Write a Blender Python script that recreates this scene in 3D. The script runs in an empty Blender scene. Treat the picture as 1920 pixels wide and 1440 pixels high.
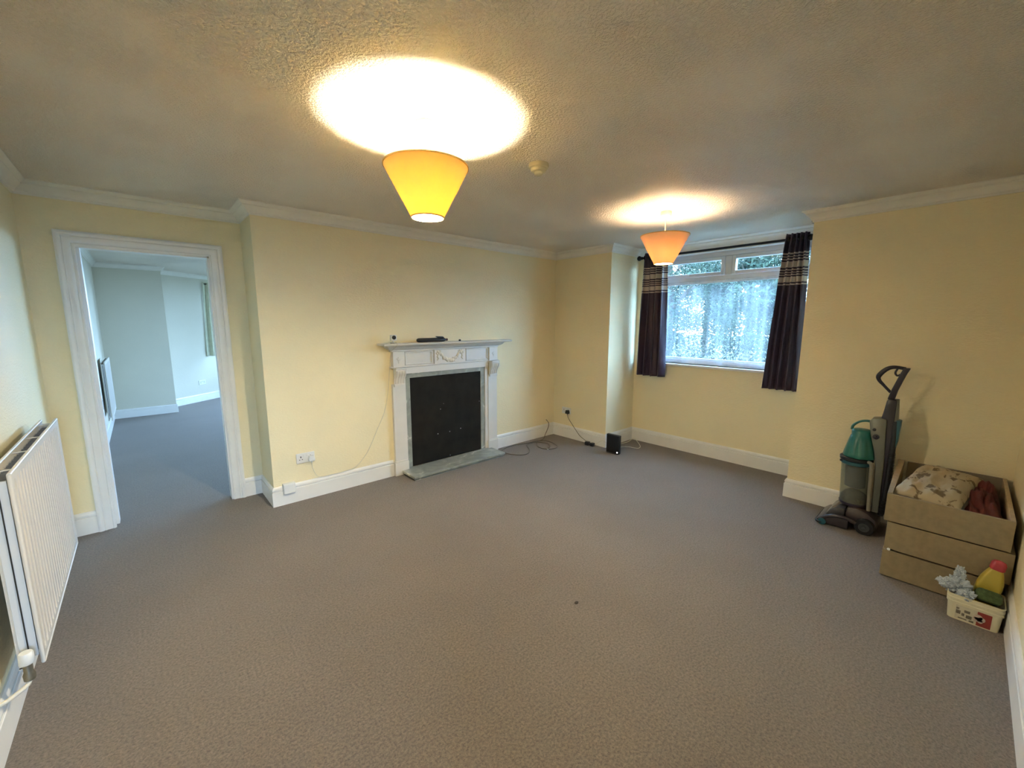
import bpy, bmesh, math, random
from mathutils import Vector, Matrix, Euler, noise
PI = math.pi
random.seed(7)
SC = bpy.context.scene
COL = SC.collection

# ------------------------------------------------------------------ camera, sky, exposure
FPX, YAW, PITCH, ROLL, CAMH = 769.26, 42.023, -8.543, 0.074, 1.5178
cd = bpy.data.cameras.new('camera'); cd.sensor_width = 36; cd.sensor_fit = 'HORIZONTAL'
cd.lens = FPX / 1920 * 36; cd.clip_start = .02; cd.clip_end = 300
cam = bpy.data.objects.new('camera', cd); COL.objects.link(cam); SC.camera = cam
a, b, g = [math.radians(v) for v in (YAW, PITCH, ROLL)]
fw = Vector((math.sin(a)*math.cos(b), math.cos(a)*math.cos(b), math.sin(b)))
r0 = Vector((math.cos(a), -math.sin(a), 0)); u0 = r0.cross(fw)
rr = r0*math.cos(g) + u0*math.sin(g); uu = -r0*math.sin(g) + u0*math.cos(g)
cam.matrix_world = Matrix((( rr.x, uu.x, -fw.x, 0), (rr.y, uu.y, -fw.y, 0), (rr.z, uu.z, -fw.z, CAMH), (0, 0, 0, 1)))

W = bpy.data.worlds.new('overcast_sky'); SC.world = W; W.use_nodes = True
wn = W.node_tree; wn.nodes.clear()
wo = wn.nodes.new('ShaderNodeOutputWorld'); wb = wn.nodes.new('ShaderNodeBackground')
wt = wn.nodes.new('ShaderNodeTexCoord'); ws = wn.nodes.new('ShaderNodeSeparateXYZ')
wr = wn.nodes.new('ShaderNodeValToRGB')
wr.color_ramp.elements[0].position = 0.0; wr.color_ramp.elements[0].color = (.37, .64, 1.0, 1)
wr.color_ramp.elements[1].position = 1.0; wr.color_ramp.elements[1].color = (.34, .58, 1.0, 1)
wn.links.new(wt.outputs['Generated'], ws.inputs[0]); wn.links.new(ws.outputs['Z'], wr.inputs[0])
wn.links.new(wr.outputs[0], wb.inputs['Color']); wb.inputs['Strength'].default_value = 4.9
wn.links.new(wb.outputs[0], wo.inputs['Surface'])
SC.view_settings.view_transform = 'Standard'; SC.view_settings.look = 'None'
SC.view_settings.gamma = 1.0; SC.view_settings.use_curve_mapping = False
SC.view_settings.exposure = 2.65

def portal(loc, rot, sx, sy):
    """marks a window opening for the sky sampler, gives off nothing itself"""
    l = bpy.data.lights.new('sky_portal', 'AREA'); l.shape = 'RECTANGLE'; l.size = sx; l.size_y = sy
    l.cycles.is_portal = True
    o = bpy.data.objects.new('sky_portal', l); o.location = loc; o.rotation_euler = rot; COL.objects.link(o)
BULB1, BULB2 = 740.0, 90.0
HALL_FILL = 6.0  # strength of the added fill light in the hall
BULB1_COL, BULB2_COL = (1.0, .89, .66), (1.0, .79, .54)

# ------------------------------------------------------------------ room numbers (metres)
H = 2.4
XL, YR = -.511, -.291            # left wall, right wall (beside the camera)
YD, XB, YB = 4.118, .697, 3.711  # doorway wall, breast cheek, breast face
XC, YN1, XN, YN2 = 4.112, 2.855, 4.696, .9405
DX0, DX1, DZ = -.273, .466, 2.03 # doorway opening

# ------------------------------------------------------------------ materials
def new_mat(name):
    m = bpy.data.materials.new(name); m.use_nodes = True
    return m, m.node_tree, m.node_tree.nodes['Principled BSDF']
def mat(name, col, rough=.5, metal=0., noise_amt=0., noise_scale=20., bump=0., bump_scale=100., spec=.5, coat=0., alpha=1., trans=0., stretch=None, emis=None, es=0.):
    m, nt, p = new_mat(name); N = nt.nodes; L = nt.links
    p.inputs['Base Color'].default_value = (*col, 1); p.inputs['Roughness'].default_value = rough
    p.inputs['Metallic'].default_value = metal; p.inputs['Specular IOR Level'].default_value = spec
    p.inputs['Coat Weight'].default_value = coat; p.inputs['Alpha'].default_value = alpha
    p.inputs['Transmission Weight'].default_value = trans
    if emis: p.inputs['Emission Color'].default_value = (*emis, 1); p.inputs['Emission Strength'].default_value = es
    tc = N.new('ShaderNodeTexCoord'); mp = N.new('ShaderNodeMapping')
    L.new(tc.outputs['Object'], mp.inputs[0])
    if stretch: mp.inputs['Scale'].default_value = stretch
    if noise_amt:
        n = N.new('ShaderNodeTexNoise'); n.inputs['Scale'].default_value = noise_scale; n.inputs['Detail'].default_value = 5
        r = N.new('ShaderNodeValToRGB'); k = noise_amt
        r.color_ramp.elements[0].position = .3; r.color_ramp.elements[1].position = .7
        r.color_ramp.elements[0].color = (*[c*(1-k) for c in col], 1)
        r.color_ramp.elements[1].color = (*[min(1, c*(1+k)) for c in col], 1)
        L.new(mp.outputs[0], n.inputs[0]); L.new(n.outputs[0], r.inputs[0]); L.new(r.outputs[0], p.inputs['Base Color'])
    if bump:
        n = N.new('ShaderNodeTexNoise'); n.inputs['Scale'].default_value = bump_scale; n.inputs['Detail'].default_value = 3
        bp = N.new('ShaderNodeBump'); bp.inputs['Distance'].default_value = bump; bp.inputs['Strength'].default_value = 1
        L.new(mp.outputs[0], n.inputs[0]); L.new(n.outputs[0], bp.inputs['Height']); L.new(bp.outputs[0], p.inputs['Normal'])
    return m

def wall_mat(name, col, amp=.0016):
    """blown wallpaper: short horizontal ripples under matt paint"""
    m, nt, p = new_mat(name); N = nt.nodes; L = nt.links
    p.inputs['Roughness'].default_value = .62; p.inputs['Specular IOR Level'].default_value = .3
    tc = N.new('ShaderNodeTexCoord'); mp = N.new('ShaderNodeMapping'); mp.inputs['Scale'].default_value = (1, 1, 2.2)
    L.new(tc.outputs['Object'], mp.inputs[0])
    n = N.new('ShaderNodeTexNoise'); n.inputs['Scale'].default_value = 48; n.inputs['Detail'].default_value = 3; n.inputs['Distortion'].default_value = .6
    bp = N.new('ShaderNodeBump'); bp.inputs['Distance'].default_value = amp*2.2; bp.inputs['Strength'].default_value = .9
    L.new(mp.outputs[0], n.inputs[0]); L.new(n.outputs[0], bp.inputs['Height']); L.new(bp.outputs[0], p.inputs['Normal'])
    n2 = N.new('ShaderNodeTexNoise'); n2.inputs['Scale'].default_value = 1.6; n2.inputs['Detail'].default_value = 4
    r = N.new('ShaderNodeValToRGB')
    r.color_ramp.elements[0].position = .3; r.color_ramp.elements[0].color = (*[c*.96 for c in col], 1)
    r.color_ramp.elements[1].position = .7; r.color_ramp.elements[1].color = (*[c*1.02 for c in col], 1)
    L.new(tc.outputs['Object'], n2.inputs[0]); L.new(n2.outputs[0], r.inputs[0]); L.new(r.outputs[0], p.inputs['Base Color'])
    return m
def ceiling_mat():
    m, nt, p = new_mat('stippled_ceiling_paint'); N = nt.nodes; L = nt.links
    p.inputs['Roughness'].default_value = .5; p.inputs['Specular IOR Level'].default_value = .45
    p.inputs['Base Color'].default_value = (.84, .765, .665, 1)
    tc = N.new('ShaderNodeTexCoord')
    v = N.new('ShaderNodeTexNoise'); v.inputs['Scale'].default_value = 85; v.inputs['Detail'].default_value = 2; v.inputs['Roughness'].default_value = .55
    r = N.new('ShaderNodeValToRGB'); r.color_ramp.elements[0].position = .40; r.color_ramp.elements[1].position = .62
    n2 = N.new('ShaderNodeTexNoise'); n2.inputs['Scale'].default_value = 2.2; n2.inputs['Detail'].default_value = 2
    r2 = N.new('ShaderNodeValToRGB'); r2.color_ramp.elements[0].position = .36; r2.color_ramp.elements[1].position = .56
    r2.color_ramp.elements[0].color = (.35, .35, .35, 1)
    mu = N.new('ShaderNodeMath'); mu.operation = 'MULTIPLY'
    bp = N.new('ShaderNodeBump'); bp.inputs['Distance'].default_value = .008; bp.inputs['Strength'].default_value = .85
    L.new(tc.outputs['Object'], v.inputs[0]); L.new(v.outputs[0], r.inputs[0])
    L.new(tc.outputs['Object'], n2.inputs[0]); L.new(n2.outputs[0], r2.inputs[0])
    L.new(r.outputs[0], mu.inputs[0]); L.new(r2.outputs[0], mu.inputs[1])
    L.new(mu.outputs[0], bp.inputs['Height']); L.new(bp.outputs[0], p.inputs['Normal'])
    return m
def carpet_mat(name, c0, c1):
    m, nt, p = new_mat(name); N = nt.nodes; L = nt.links
    p.inputs['Roughness'].default_value = .95; p.inputs['Specular IOR Level'].default_value = .1
    p.inputs['Sheen Weight'].default_value = .25; p.inputs['Sheen Roughness'].default_value = .6
    tc = N.new('ShaderNodeTexCoord')
    n = N.new('ShaderNodeTexNoise'); n.inputs['Scale'].default_value = 100; n.inputs['Detail'].default_value = 5; n.inputs['Roughness'].default_value = .85
    r = N.new('ShaderNodeValToRGB'); r.color_ramp.elements[0].position = .36; r.color_ramp.elements[1].position = .64
    r.color_ramp.elements[0].color = (*c0, 1); r.color_ramp.elements[1].color = (*c1, 1)
    n2 = N.new('ShaderNodeTexNoise'); n2.inputs['Scale'].default_value = 1.5; n2.inputs['Detail'].default_value = 6; n2.inputs['Roughness'].default_value = .65
    r2 = N.new('ShaderNodeValToRGB'); r2.color_ramp.elements[0].position = .32; r2.color_ramp.elements[1].position = .68
    r2.color_ramp.elements[0].color = (.86, .83, .80, 1); r2.color_ramp.elements[1].color = (1, 1, 1, 1)
    mx = N.new('ShaderNodeMix'); mx.data_type = 'RGBA'; mx.blend_type = 'MULTIPLY'; mx.inputs['Factor'].default_value = 1
    bp = N.new('ShaderNodeBump'); bp.inputs['Distance'].default_value = .006; bp.inputs['Strength'].default_value = .8
    L.new(tc.outputs['Object'], n.inputs[0]); L.new(tc.outputs['Object'], n2.inputs[0])
    L.new(n.outputs[0], r.inputs[0]); L.new(n2.outputs[0], r2.inputs[0])
    L.new(r.outputs[0], mx.inputs['A']); L.new(r2.outputs[0], mx.inputs['B']); L.new(mx.outputs['Result'], p.inputs['Base Color'])
    L.new(n.outputs[0], bp.inputs['Height']); L.new(bp.outputs[0], p.inputs['Normal'])
    return m
def marble_mat():
    m, nt, p = new_mat('grey_marble'); N = nt.nodes; L = nt.links
    p.inputs['Roughness'].default_value = .28
    tc = N.new('ShaderNodeTexCoord'); mp = N.new('ShaderNodeMapping'); mp.inputs['Rotation'].default_value = (.3, .5, .4)
    n = N.new('ShaderNodeTexNoise'); n.inputs['Scale'].default_value = 5; n.inputs['Detail'].default_value = 8; n.inputs['Distortion'].default_value = 1.8
    r = N.new('ShaderNodeValToRGB'); e = r.color_ramp.elements
    e[0].position = .35; e[0].color = (.22, .235, .205, 1); e[1].position = .62; e[1].color = (.34, .355, .31, 1)
    x = e.new(.66); x.color = (.62, .62, .55, 1); x = e.new(.70); x.color = (.32, .335, .29, 1)
    L.new(tc.outputs['Object'], mp.inputs[0]); L.new(mp.outputs[0], n.inputs[0]); L.new(n.outputs[0], r.inputs[0]); L.new(r.outputs[0], p.inputs['Base Color'])
    return m
def shade_mat(name, col, tint, let):
    """thin pleatless fabric that lets the bulb through"""
    m = bpy.data.materials.new(name); m.use_nodes = True; nt = m.node_tree; N = nt.nodes; L = nt.links; N.clear()
    o = N.new('ShaderNodeOutputMaterial'); d = N.new('ShaderNodeBsdfDiffuse'); t = N.new('ShaderNodeBsdfTranslucent'); mx = N.new('ShaderNodeMixShader')
    n = N.new('ShaderNodeTexNoise'); tc = N.new('ShaderNodeTexCoord'); r = N.new('ShaderNodeValToRGB')
    n.inputs['Scale'].default_value = 9; L.new(tc.outputs['Object'], n.inputs[0]); L.new(n.outputs[0], r.inputs[0])
    r.color_ramp.elements[0].color = (*[c*.92 for c in col], 1); r.color_ramp.elements[1].color = (*col, 1)
    L.new(r.outputs[0], d.inputs[0]); t.inputs[0].default_value = (*tint, 1); mx.inputs[0].default_value = let
    L.new(d.outputs[0], mx.inputs[1]); L.new(t.outputs[0], mx.inputs[2]); L.new(mx.outputs[0], o.inputs[0])
    return m
def glass_mat():
    """window glass: lets light and view through, with a weak reflection"""
    m = bpy.data.materials.new('window_glass'); m.use_nodes = True; nt = m.node_tree; N = nt.nodes; L = nt.links; N.clear()
    o = N.new('ShaderNodeOutputMaterial'); t = N.new('ShaderNodeBsdfTransparent'); g_ = N.new('ShaderNodeBsdfGlossy'); mx = N.new('ShaderNodeMixShader')
    f = N.new('ShaderNodeFresnel'); f.inputs[0].default_value = 1.45; g_.inputs['Roughness'].default_value = .02
    t.inputs[0].default_value = (.94, .97, .96, 1)
    ge = N.new('ShaderNodeNewGeometry'); su = N.new('ShaderNodeMath'); su.operation = 'SUBTRACT'; su.inputs[0].default_value = 1
    mm = N.new('ShaderNodeMath'); mm.operation = 'MULTIPLY'   # reflect only where a ray enters the pane
    L.new(ge.outputs['Backfacing'], su.inputs[1]); L.new(f.outputs[0], mm.inputs[0]); L.new(su.outputs[0], mm.inputs[1])
    L.new(mm.outputs[0], mx.inputs[0]); L.new(t.outputs[0], mx.inputs[1]); L.new(g_.outputs[0], mx.inputs[2]); L.new(mx.outputs[0], o.inputs[0])
    return m
def net_mat():
    """sheer net: part open weave, part white thread, with small woven sprigs"""
    m = bpy.data.materials.new('net_curtain_weave'); m.use_nodes = True; nt = m.node_tree; N = nt.nodes; L = nt.links; N.clear()
    o = N.new('ShaderNodeOutputMaterial'); t = N.new('ShaderNodeBsdfTransparent'); d = N.new('ShaderNodeBsdfDiffuse'); tr = N.new('ShaderNodeBsdfTranslucent')
    m1 = N.new('ShaderNodeMixShader'); m2 = N.new('ShaderNodeMixShader')
    d.inputs[0].default_value = (.85, .88, .92, 1); tr.inputs[0].default_value = (.85, .88, .92, 1); m1.inputs[0].default_value = .6
    tc = N.new('ShaderNodeTexCoord'); mp = N.new('ShaderNodeMapping'); mp.inputs['Scale'].default_value = (.01, 1, 1)
    v = N.new('ShaderNodeTexVoronoi'); v.inputs['Scale'].default_value = 26; v.inputs['Randomness'].default_value = .75
    lt = N.new('ShaderNodeMath'); lt.operation = 'LESS_THAN'; lt.inputs[1].default_value = .17
    ma = N.new('ShaderNodeMath'); ma.operation = 'MULTIPLY_ADD'; ma.inputs[1].default_value = -.04; ma.inputs[2].default_value = .06
    L.new(tc.outputs['Object'], mp.inputs[0]); L.new(mp.outputs[0], v.inputs[0]); L.new(v.outputs['Distance'], lt.inputs[0]); L.new(lt.outputs[0], ma.inputs[0])
    gm = N.new('ShaderNodeMapping'); gm.inputs['Scale'].default_value = (.01, 11, .35); gn = N.new('ShaderNodeTexNoise'); gn.inputs['Scale'].default_value = 1; gn.inputs['Detail'].default_value = 4
    gr = N.new('ShaderNodeMapRange'); gr.inputs['From Min'].default_value = .42; gr.inputs['From Max'].default_value = .68; gr.inputs['To Min'].default_value = 0; gr.inputs['To Max'].default_value = .20
    ad_ = N.new('ShaderNodeMath'); ad_.operation = 'ADD'   # the cloth lies doubled where it gathers
    L.new(tc.outputs['Object'], gm.inputs[0]); L.new(gm.outputs[0], gn.inputs[0]); L.new(gn.outputs[0], gr.inputs['Value']); L.new(gr.outputs[0], ad_.inputs[0]); L.new(ma.outputs[0], ad_.inputs[1])
    L.new(ad_.outputs[0], m2.inputs[0]); L.new(d.outputs[0], m1.inputs[1]); L.new(tr.outputs[0], m1.inputs[2])
    L.new(t.outputs[0], m2.inputs[1]); L.new(m1.outputs[0], m2.inputs[2]); L.new(m2.outputs[0], o.inputs[0])
    return m
def stripe_mat(name, z_levels, base, light, rough=.55):
    """plum curtain cloth with woven pale stripes at given heights (object z)"""
    m, nt, p = new_mat(name); N = nt.nodes; L = nt.links
    p.inputs['Roughness'].default_value = rough; p.inputs['Sheen Weight'].default_value = .15
    tc = N.new('ShaderNodeTexCoord'); s = N.new('ShaderNodeSeparateXYZ'); L.new(tc.outputs['Object'], s.inputs[0])
    r = N.new('ShaderNodeValToRGB'); r.color_ramp.interpolation = 'CONSTANT'
    mr = N.new('ShaderNodeMapRange'); z0, z1 = z_levels[0][0]-.02, z_levels[-1][1]+.02
    mr.inputs['From Min'].default_value = z0; mr.inputs['From Max'].default_value = z1
    L.new(s.outputs['Z'], mr.inputs['Value']); L.new(mr.outputs[0], r.inputs[0])
    e = r.color_ramp.elements; e[0].position = 0; e[0].color = (*base, 1); e[1].position = 1; e[1].color = (*base, 1)
    for (q0, q1) in z_levels:
        x = e.new((q0-z0)/(z1-z0)); x.color = (*light, 1); x = e.new((q1-z0)/(z1-z0)); x.color = (*base, 1)
    L.new(r.outputs[0], p.inputs['Base Color'])
    return m
def wood_mat(name, c0, c1, rough=.5, scale=(1, 14, 14)):
    m, nt, p = new_mat(name); N = nt.nodes; L = nt.links; p.inputs['Roughness'].default_value = rough
    tc = N.new('ShaderNodeTexCoord'); mp = N.new('ShaderNodeMapping'); mp.inputs['Scale'].default_value = scale
    n = N.new('ShaderNodeTexNoise'); n.inputs['Scale'].default_value = 3; n.inputs['Detail'].default_value = 6
    r = N.new('ShaderNodeValToRGB'); r.color_ramp.elements[0].position = .35; r.color_ramp.elements[1].position = .65
    r.color_ramp.elements[0].color = (*c0, 1); r.color_ramp.elements[1].color = (*c1, 1)
    L.new(tc.outputs['Object'], mp.inputs[0]); L.new(mp.outputs[0], n.inputs[0]); L.new(n.outputs[0], r.inputs[0]); L.new(r.outputs[0], p.inputs['Base Color'])
    return m
def leaf_mat(name, c0, c1):
    m, nt, p = new_mat(name); N = nt.nodes; L = nt.links; p.inputs['Roughness'].default_value = .8; p.inputs['Specular IOR Level'].default_value = .08
    n = N.new('ShaderNodeTexNoise'); n.inputs['Scale'].default_value = 2.3; tc = N.new('ShaderNodeTexCoord'); r = N.new('ShaderNodeValToRGB')
    r.color_ramp.elements[0].position = .35; r.color_ramp.elements[1].position = .65
    r.color_ramp.elements[0].color = (*c0, 1); r.color_ramp.elements[1].color = (*c1, 1)
    L.new(tc.outputs['Object'], n.inputs[0]); L.new(n.outputs[0], r.inputs[0]); L.new(r.outputs[0], p.inputs['Base Color'])
    return m

M = dict(
    wall=wall_mat('cream_wallpaper_paint', (.86, .755, .50)),
    wall2=wall_mat('pale_green_wall_paint', (.66, .62, .50), .0008),
    ceil=ceiling_mat(),
    carpet=carpet_mat('taupe_carpet', (.062, .047, .035), (.225, .177, .137)),
    white=mat('white_gloss_paint', (.80, .78, .74), .32, noise_amt=.03, noise_scale=6),
    cornice=mat('white_cornice_paint', (.84, .80, .72), .5, noise_amt=.03, noise_scale=8, bump=.0006, bump_scale=60),
    rad=mat('white_radiator_enamel', (.66, .63, .58), .3, noise_amt=.02, noise_scale=4),
    radgap=mat('dusty_grey_fin_metal', (.30, .30, .30), .6, noise_amt=.2, noise_scale=30),
    plastic=mat('white_plastic', (.74, .74, .72), .35, noise_amt=.02, noise_scale=9),
    cream_plastic=mat('cream_plastic', (.72, .64, .42), .4, noise_amt=.03, noise_scale=12),
    black=mat('black_plastic', (.012, .012, .013), .32, noise_amt=.1, noise_scale=12),
    board=mat('matt_black_board', (.014, .0125, .010), .85, spec=.15, noise_amt=.25, noise_scale=7, bump=.0004, bump_scale=30),
    marble=marble_mat(),
    surround=mat('off_white_surround_paint', (.70, .67, .62), .38, noise_amt=.03, noise_scale=10),
    brass=mat('aged_valve_metal', (.25, .23, .18), .4, .8, noise_amt=.2, noise_scale=40),
    steel=mat('dull_steel', (.5, .5, .5), .35, .9, noise_amt=.1, noise_scale=40),
    pole=mat('dark_bronze_pole', (.02, .017, .016), .35, .5, noise_amt=.1, noise_scale=10),
    glass=glass_mat(), net=net_mat(),
    upvc=mat('white_window_plastic', (.74, .76, .78), .3, noise_amt=.02, noise_scale=5),
    cable_brown=mat('brown_cable_rubber', (.10, .075, .05), .5, noise_amt=.1, noise_scale=30),
    cable_white=mat('white_cable_rubber', (.66, .62, .52), .5, noise_amt=.05, noise_scale=30),
    cable_wall=mat('cream_cable_rubber', (.66, .61, .48), .5, noise_amt=.05, noise_scale=30),
)

# ------------------------------------------------------------------ mesh helpers
def obj(name, bm, m, parent=None, smooth=None, bev=0.):
    if bev:
        bmesh.ops.bevel(bm, geom=list(bm.edges), offset=bev, segments=2, affect='EDGES', profile=.5)
    bmesh.ops.recalc_face_normals(bm, faces=bm.faces)
    me = bpy.data.meshes.new(name); bm.to_mesh(me); bm.free()
    for x in (m if isinstance(m, (list, tuple)) else [m]): me.materials.append(x)
    if smooth is not None:
        me.shade_smooth(); me.set_sharp_from_angle(angle=math.radians(smooth))
    o = bpy.data.objects.new(name, me); COL.objects.link(o)
    if parent: o.parent = parent
    return o
def thing(name, label, cat, loc=(0, 0, 0), rotz=0, group=None):
    o = bpy.data.objects.new(name, None); COL.objects.link(o); o.empty_display_size = .05
    o.location = loc; o.rotation_euler = (0, 0, rotz); o['label'] = label; o['category'] = cat
    if group: o['group'] = group
    return o
def tag(o, label, cat, group=None):
    o['label'] = label; o['category'] = cat
    if group: o['group'] = group
    return o
def struct(o):
    o['kind'] = 'structure'; return o
def box(bm, x0, x1, y0, y1, z0, z1, bev=0., seg=2, mi=0):
    r = bmesh.ops.create_cube(bm, size=1)
    vs = r['verts']
    for v in vs: v.co = Vector(((x0+x1)/2+v.co.x*(x1-x0), (y0+y1)/2+v.co.y*(y1-y0), (z0+z1)/2+v.co.z*(z1-z0)))
    fs = set(f for v in vs for f in v.link_faces)
    for f in fs: f.material_index = mi
    if bev:
        es = list(set(e for v in vs for e in v.link_edges))
        bmesh.ops.bevel(bm, geom=es, offset=bev, segments=seg, affect='EDGES', profile=.5)
    return bm
def B(*args, **k): return box(bmesh.new(), *args, **k)
def prism(bm, pts, axis, a0, a1, bev=0.):
    """extrude a 2D polygon along an axis; pts are the other two coordinates in xyz order"""
    def P(p, t): return {'x': (t, p[0], p[1]), 'y': (p[0], t, p[1]), 'z': (p[0], p[1], t)}[axis]
    v0 = [bm.verts.new(P(p, a0)) for p in pts]; v1 = [bm.verts.new(P(p, a1)) for p in pts]
    n = len(pts); fs = [bm.faces.new(v0[::-1]), bm.faces.new(v1)]
    for i in range(n): fs.append(bm.faces.new((v0[i], v0[(i+1) % n], v1[(i+1) % n], v1[i])))
    bmesh.ops.recalc_face_normals(bm, faces=fs)
    if bev:
        es = list(set(e for v in v0+v1 for e in v.link_edges))
        bmesh.ops.bevel(bm, geom=es, offset=bev, segments=2, affect='EDGES', profile=.5)
    return bm
def lathe(bm, prof, c=(0, 0, 0), seg=32, axis='z', fl=None, mi=0, closed=False):
    """prof: list of (r, h)"""
    rings = []
    for k, (r, h) in enumerate(prof):
        ring = []
        for i in range(seg):
            t = 2*PI*i/seg; q = r if fl is None else r*(1+fl(k, t))
            x, y = q*math.cos(t), q*math.sin(t)
            p = {'z': (x, y, h), 'x': (h, x, y), 'y': (x, h, y)}[axis]
            ring.append(bm.verts.new((c[0]+p[0], c[1]+p[1], c[2]+p[2])))
        rings.append(ring)
    for a_, b_ in zip(rings, rings[1:]):
        for i in range(seg):
            f = bm.faces.new((a_[i], a_[(i+1) % seg], b_[(i+1) % seg], b_[i])); f.material_index = mi
    if closed:
        a_, b_ = rings[-1], rings[0]
        for i in range(seg): bm.faces.new((a_[i], a_[(i+1) % seg], b_[(i+1) % seg], b_[i]))
    else:
        for ring in (rings[0], rings[-1]):
            try: f = bm.faces.new(ring); f.material_index = mi
            except ValueError: pass
    return bm
def tube(bm, pts, r, seg=8, sub=6, caps=True):
    """smooth tube through points (Catmull-Rom), r a number or list per point"""
    P = [Vector(p) for p in pts]; R = r if isinstance(r, (list, tuple)) else [r]*len(P)
    path, rad = [], []
    for i in range(len(P)-1):
        p0, p1, p2, p3 = P[max(i-1, 0)], P[i], P[i+1], P[min(i+2, len(P)-1)]
        for k in range(sub):
            t = k/sub
            path.append(.5*((2*p1)+(p2-p0)*t+(2*p0-5*p1+4*p2-p3)*t*t+(3*p1-p0-3*p2+p3)*t**3)); rad.append(R[i]*(1-t)+R[i+1]*t)
    path.append(P[-1]); rad.append(R[-1])
    T = [(path[min(i+1, len(path)-1)]-path[max(i-1, 0)]).normalized() for i in range(len(path))]
    n = T[0].orthogonal().normalized(); rings = []
    for p, t, q in zip(path, T, rad):
        n = (n-t*n.dot(t)).normalized(); b_ = t.cross(n)
        rings.append([bm.verts.new(p+(n*math.cos(2*PI*k/seg)+b_*math.sin(2*PI*k/seg))*q) for k in range(seg)])
    for a_, b2 in zip(rings, rings[1:]):
        for k in range(seg): bm.faces.new((a_[k], a_[(k+1) % seg], b2[(k+1) % seg], b2[k]))
    if caps: bm.faces.new(rings[0][::-1]); bm.faces.new(rings[-1])
    return bm
def ball(bm, c, r, seg=16, sc=(1, 1, 1)):
    q = bmesh.ops.create_uvsphere(bm, u_segments=seg, v_segments=seg//2+2, radius=1)
    for v in q['verts']: v.co = Vector((c[0]+v.co.x*r*sc[0], c[1]+v.co.y*r*sc[1], c[2]+v.co.z*r*sc[2]))
    return bm
def run(path, prof, i, closed=True):
    """one mitred length (segment i) of moulding; inside of the room is to the right of the path"""
    n = len(path); pts = [Vector(p) for p in path]
    def nrm(j):
        d = (pts[(j+1) % n]-pts[j % n]).normalized(); return Vector((d.y, -d.x))
    def off(k, d, mine):
        if not closed and (k == 0 or k == n-1): return pts[k]+nrm(mine)*d
        a_, b_ = nrm(k-1), nrm(k); m_ = (a_+b_)/(1+a_.dot(b_)); return pts[k % n]+m_*d
    bm = bmesh.new(); R0, R1 = [], []
    for (d, z) in prof:
        p = off(i, d, i); q = off((i+1) % n if closed else i+1, d, i)
        R0.append(bm.verts.new((p.x, p.y, z))); R1.append(bm.verts.new((q.x, q.y, z)))
    m_ = len(prof)
    for k in range(m_): bm.faces.new((R0[k], R0[(k+1) % m_], R1[(k+1) % m_], R1[k]))
    bm.faces.new(R0); bm.faces.new(R1[::-1])
    return bm
def skirt_prof(h=.163, t=.018):
    return [(-.002, 0), (t, 0), (t, h*.735), (t-.002, h*.75), (t-.012, h*.76), (t-.012, h*.80), (t-.003, h*.815), (t-.003, h*.87), (t-.006, h*.94), (t-.012, h), (-.002, h)]
def corn_prof(h=.086, t=.074):
    z = H
    return [(-.002, z-h), (.010, z-h), (.010, z-h+.012), (.018, z-h+.016), (.021, z-h+.028), (.030, z-h+.040), (.045, z-h+.052), (.050, z-h+.056), (.050, z-h+.064),
            (.060, z-h+.068), (t-.004, z-.008), (t, z-.006), (t, z+.001), (-.002, z+.001)]

# ------------------------------------------------------------------ room shell
T = .11
struct(obj('floor', B(-1.3, 4.88, -2.8, 10.4, -.12, 0), M['carpet']))
struct(obj('ceiling', B(-1.4, 4.95, -2.9, 10.5, H, H+.12), M['ceil']))
struct(obj('wall_left', B(XL-T, XL, YR-T, YD+.10, 0, H), M['wall']))
bm = bmesh.new()
box(bm, XL, DX0, YD, YD+.10, 0, H); box(bm, DX1, XB+.3, YD, YD+.10, 0, H); box(bm, DX0, DX1, YD, YD+.10, DZ, H)
struct(obj('wall_doorway', bm, M['wall']))
bm = bmesh.new(); box(bm, XB, 1.95, YB, YD-.001, 0, H); box(bm, 2.84, XC+T, YB, YD-.001, 0, H); box(bm, 1.95, 2.84, YB, YD-.001, .955, H); box(bm, 1.95, 2.84, YB+.06, YD-.001, 0, .955)
bmesh.ops.remove_doubles(bm, verts=bm.verts, dist=1e-5)
struct(obj('wall_fireplace', bm, M['wall']))
struct(obj('wall_corner', B(XC, XC+T, YN1, YB, 0, H), M['wall']))
struct(obj('wall_recess_left', B(XC+T, XN+T, YN1, YN1+T, 0, H), M['wall']))
WY0, WY1, WZ0, WZ1 = 1.0, 2.79, 1.035, 2.285
WT = .20
bm = bmesh.new(); box(bm, XN, XN+WT, YN2, YN1, 0, WZ0); box(bm, XN, XN+WT, YN2, YN1, WZ1, H)
box(bm, XN, XN+WT, YN2, WY0, WZ0, WZ1); box(bm, XN, XN+WT, WY1, YN1, WZ0, WZ1)
struct(obj('wall_window', bm, M['wall']))
struct(obj('wall_recess_right', B(XC+T, XN+WT, YN2-T, YN2, 0, H), M['wall']))
struct(obj('wall_far_right', B(XC, XC+T, YR-T, YN2, 0, H), M['wall']))
HX0, HX1 = -.42, .37
bm = bmesh.new(); box(bm, XL, HX0, YR-T, YR, 0, H); box(bm, HX1, XC, YR-T, YR, 0, H); box(bm, HX0, HX1, YR-T, YR, 2.03, H)
struct(obj('wall_right', bm, M['wall']))

main = [(XL, YR), (XL, YD), (XB, YD), (XB, YB), (XC, YB), (XC, YN1), (XN, YN1), (XN, YN2), (XC, YN2), (XC, YR)]
names = ['left', 'doorway', 'breast_cheek', 'fireplace', 'corner', 'recess_left', 'window', 'recess_right', 'far_right', 'right']
k = 0
for i, nm in enumerate(names):
    if nm in ('recess_right',): continue
    k += 1
    struct(obj('trim_%d' % k, run(main, corn_prof(), i), M['cornice'], smooth=35))
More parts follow.
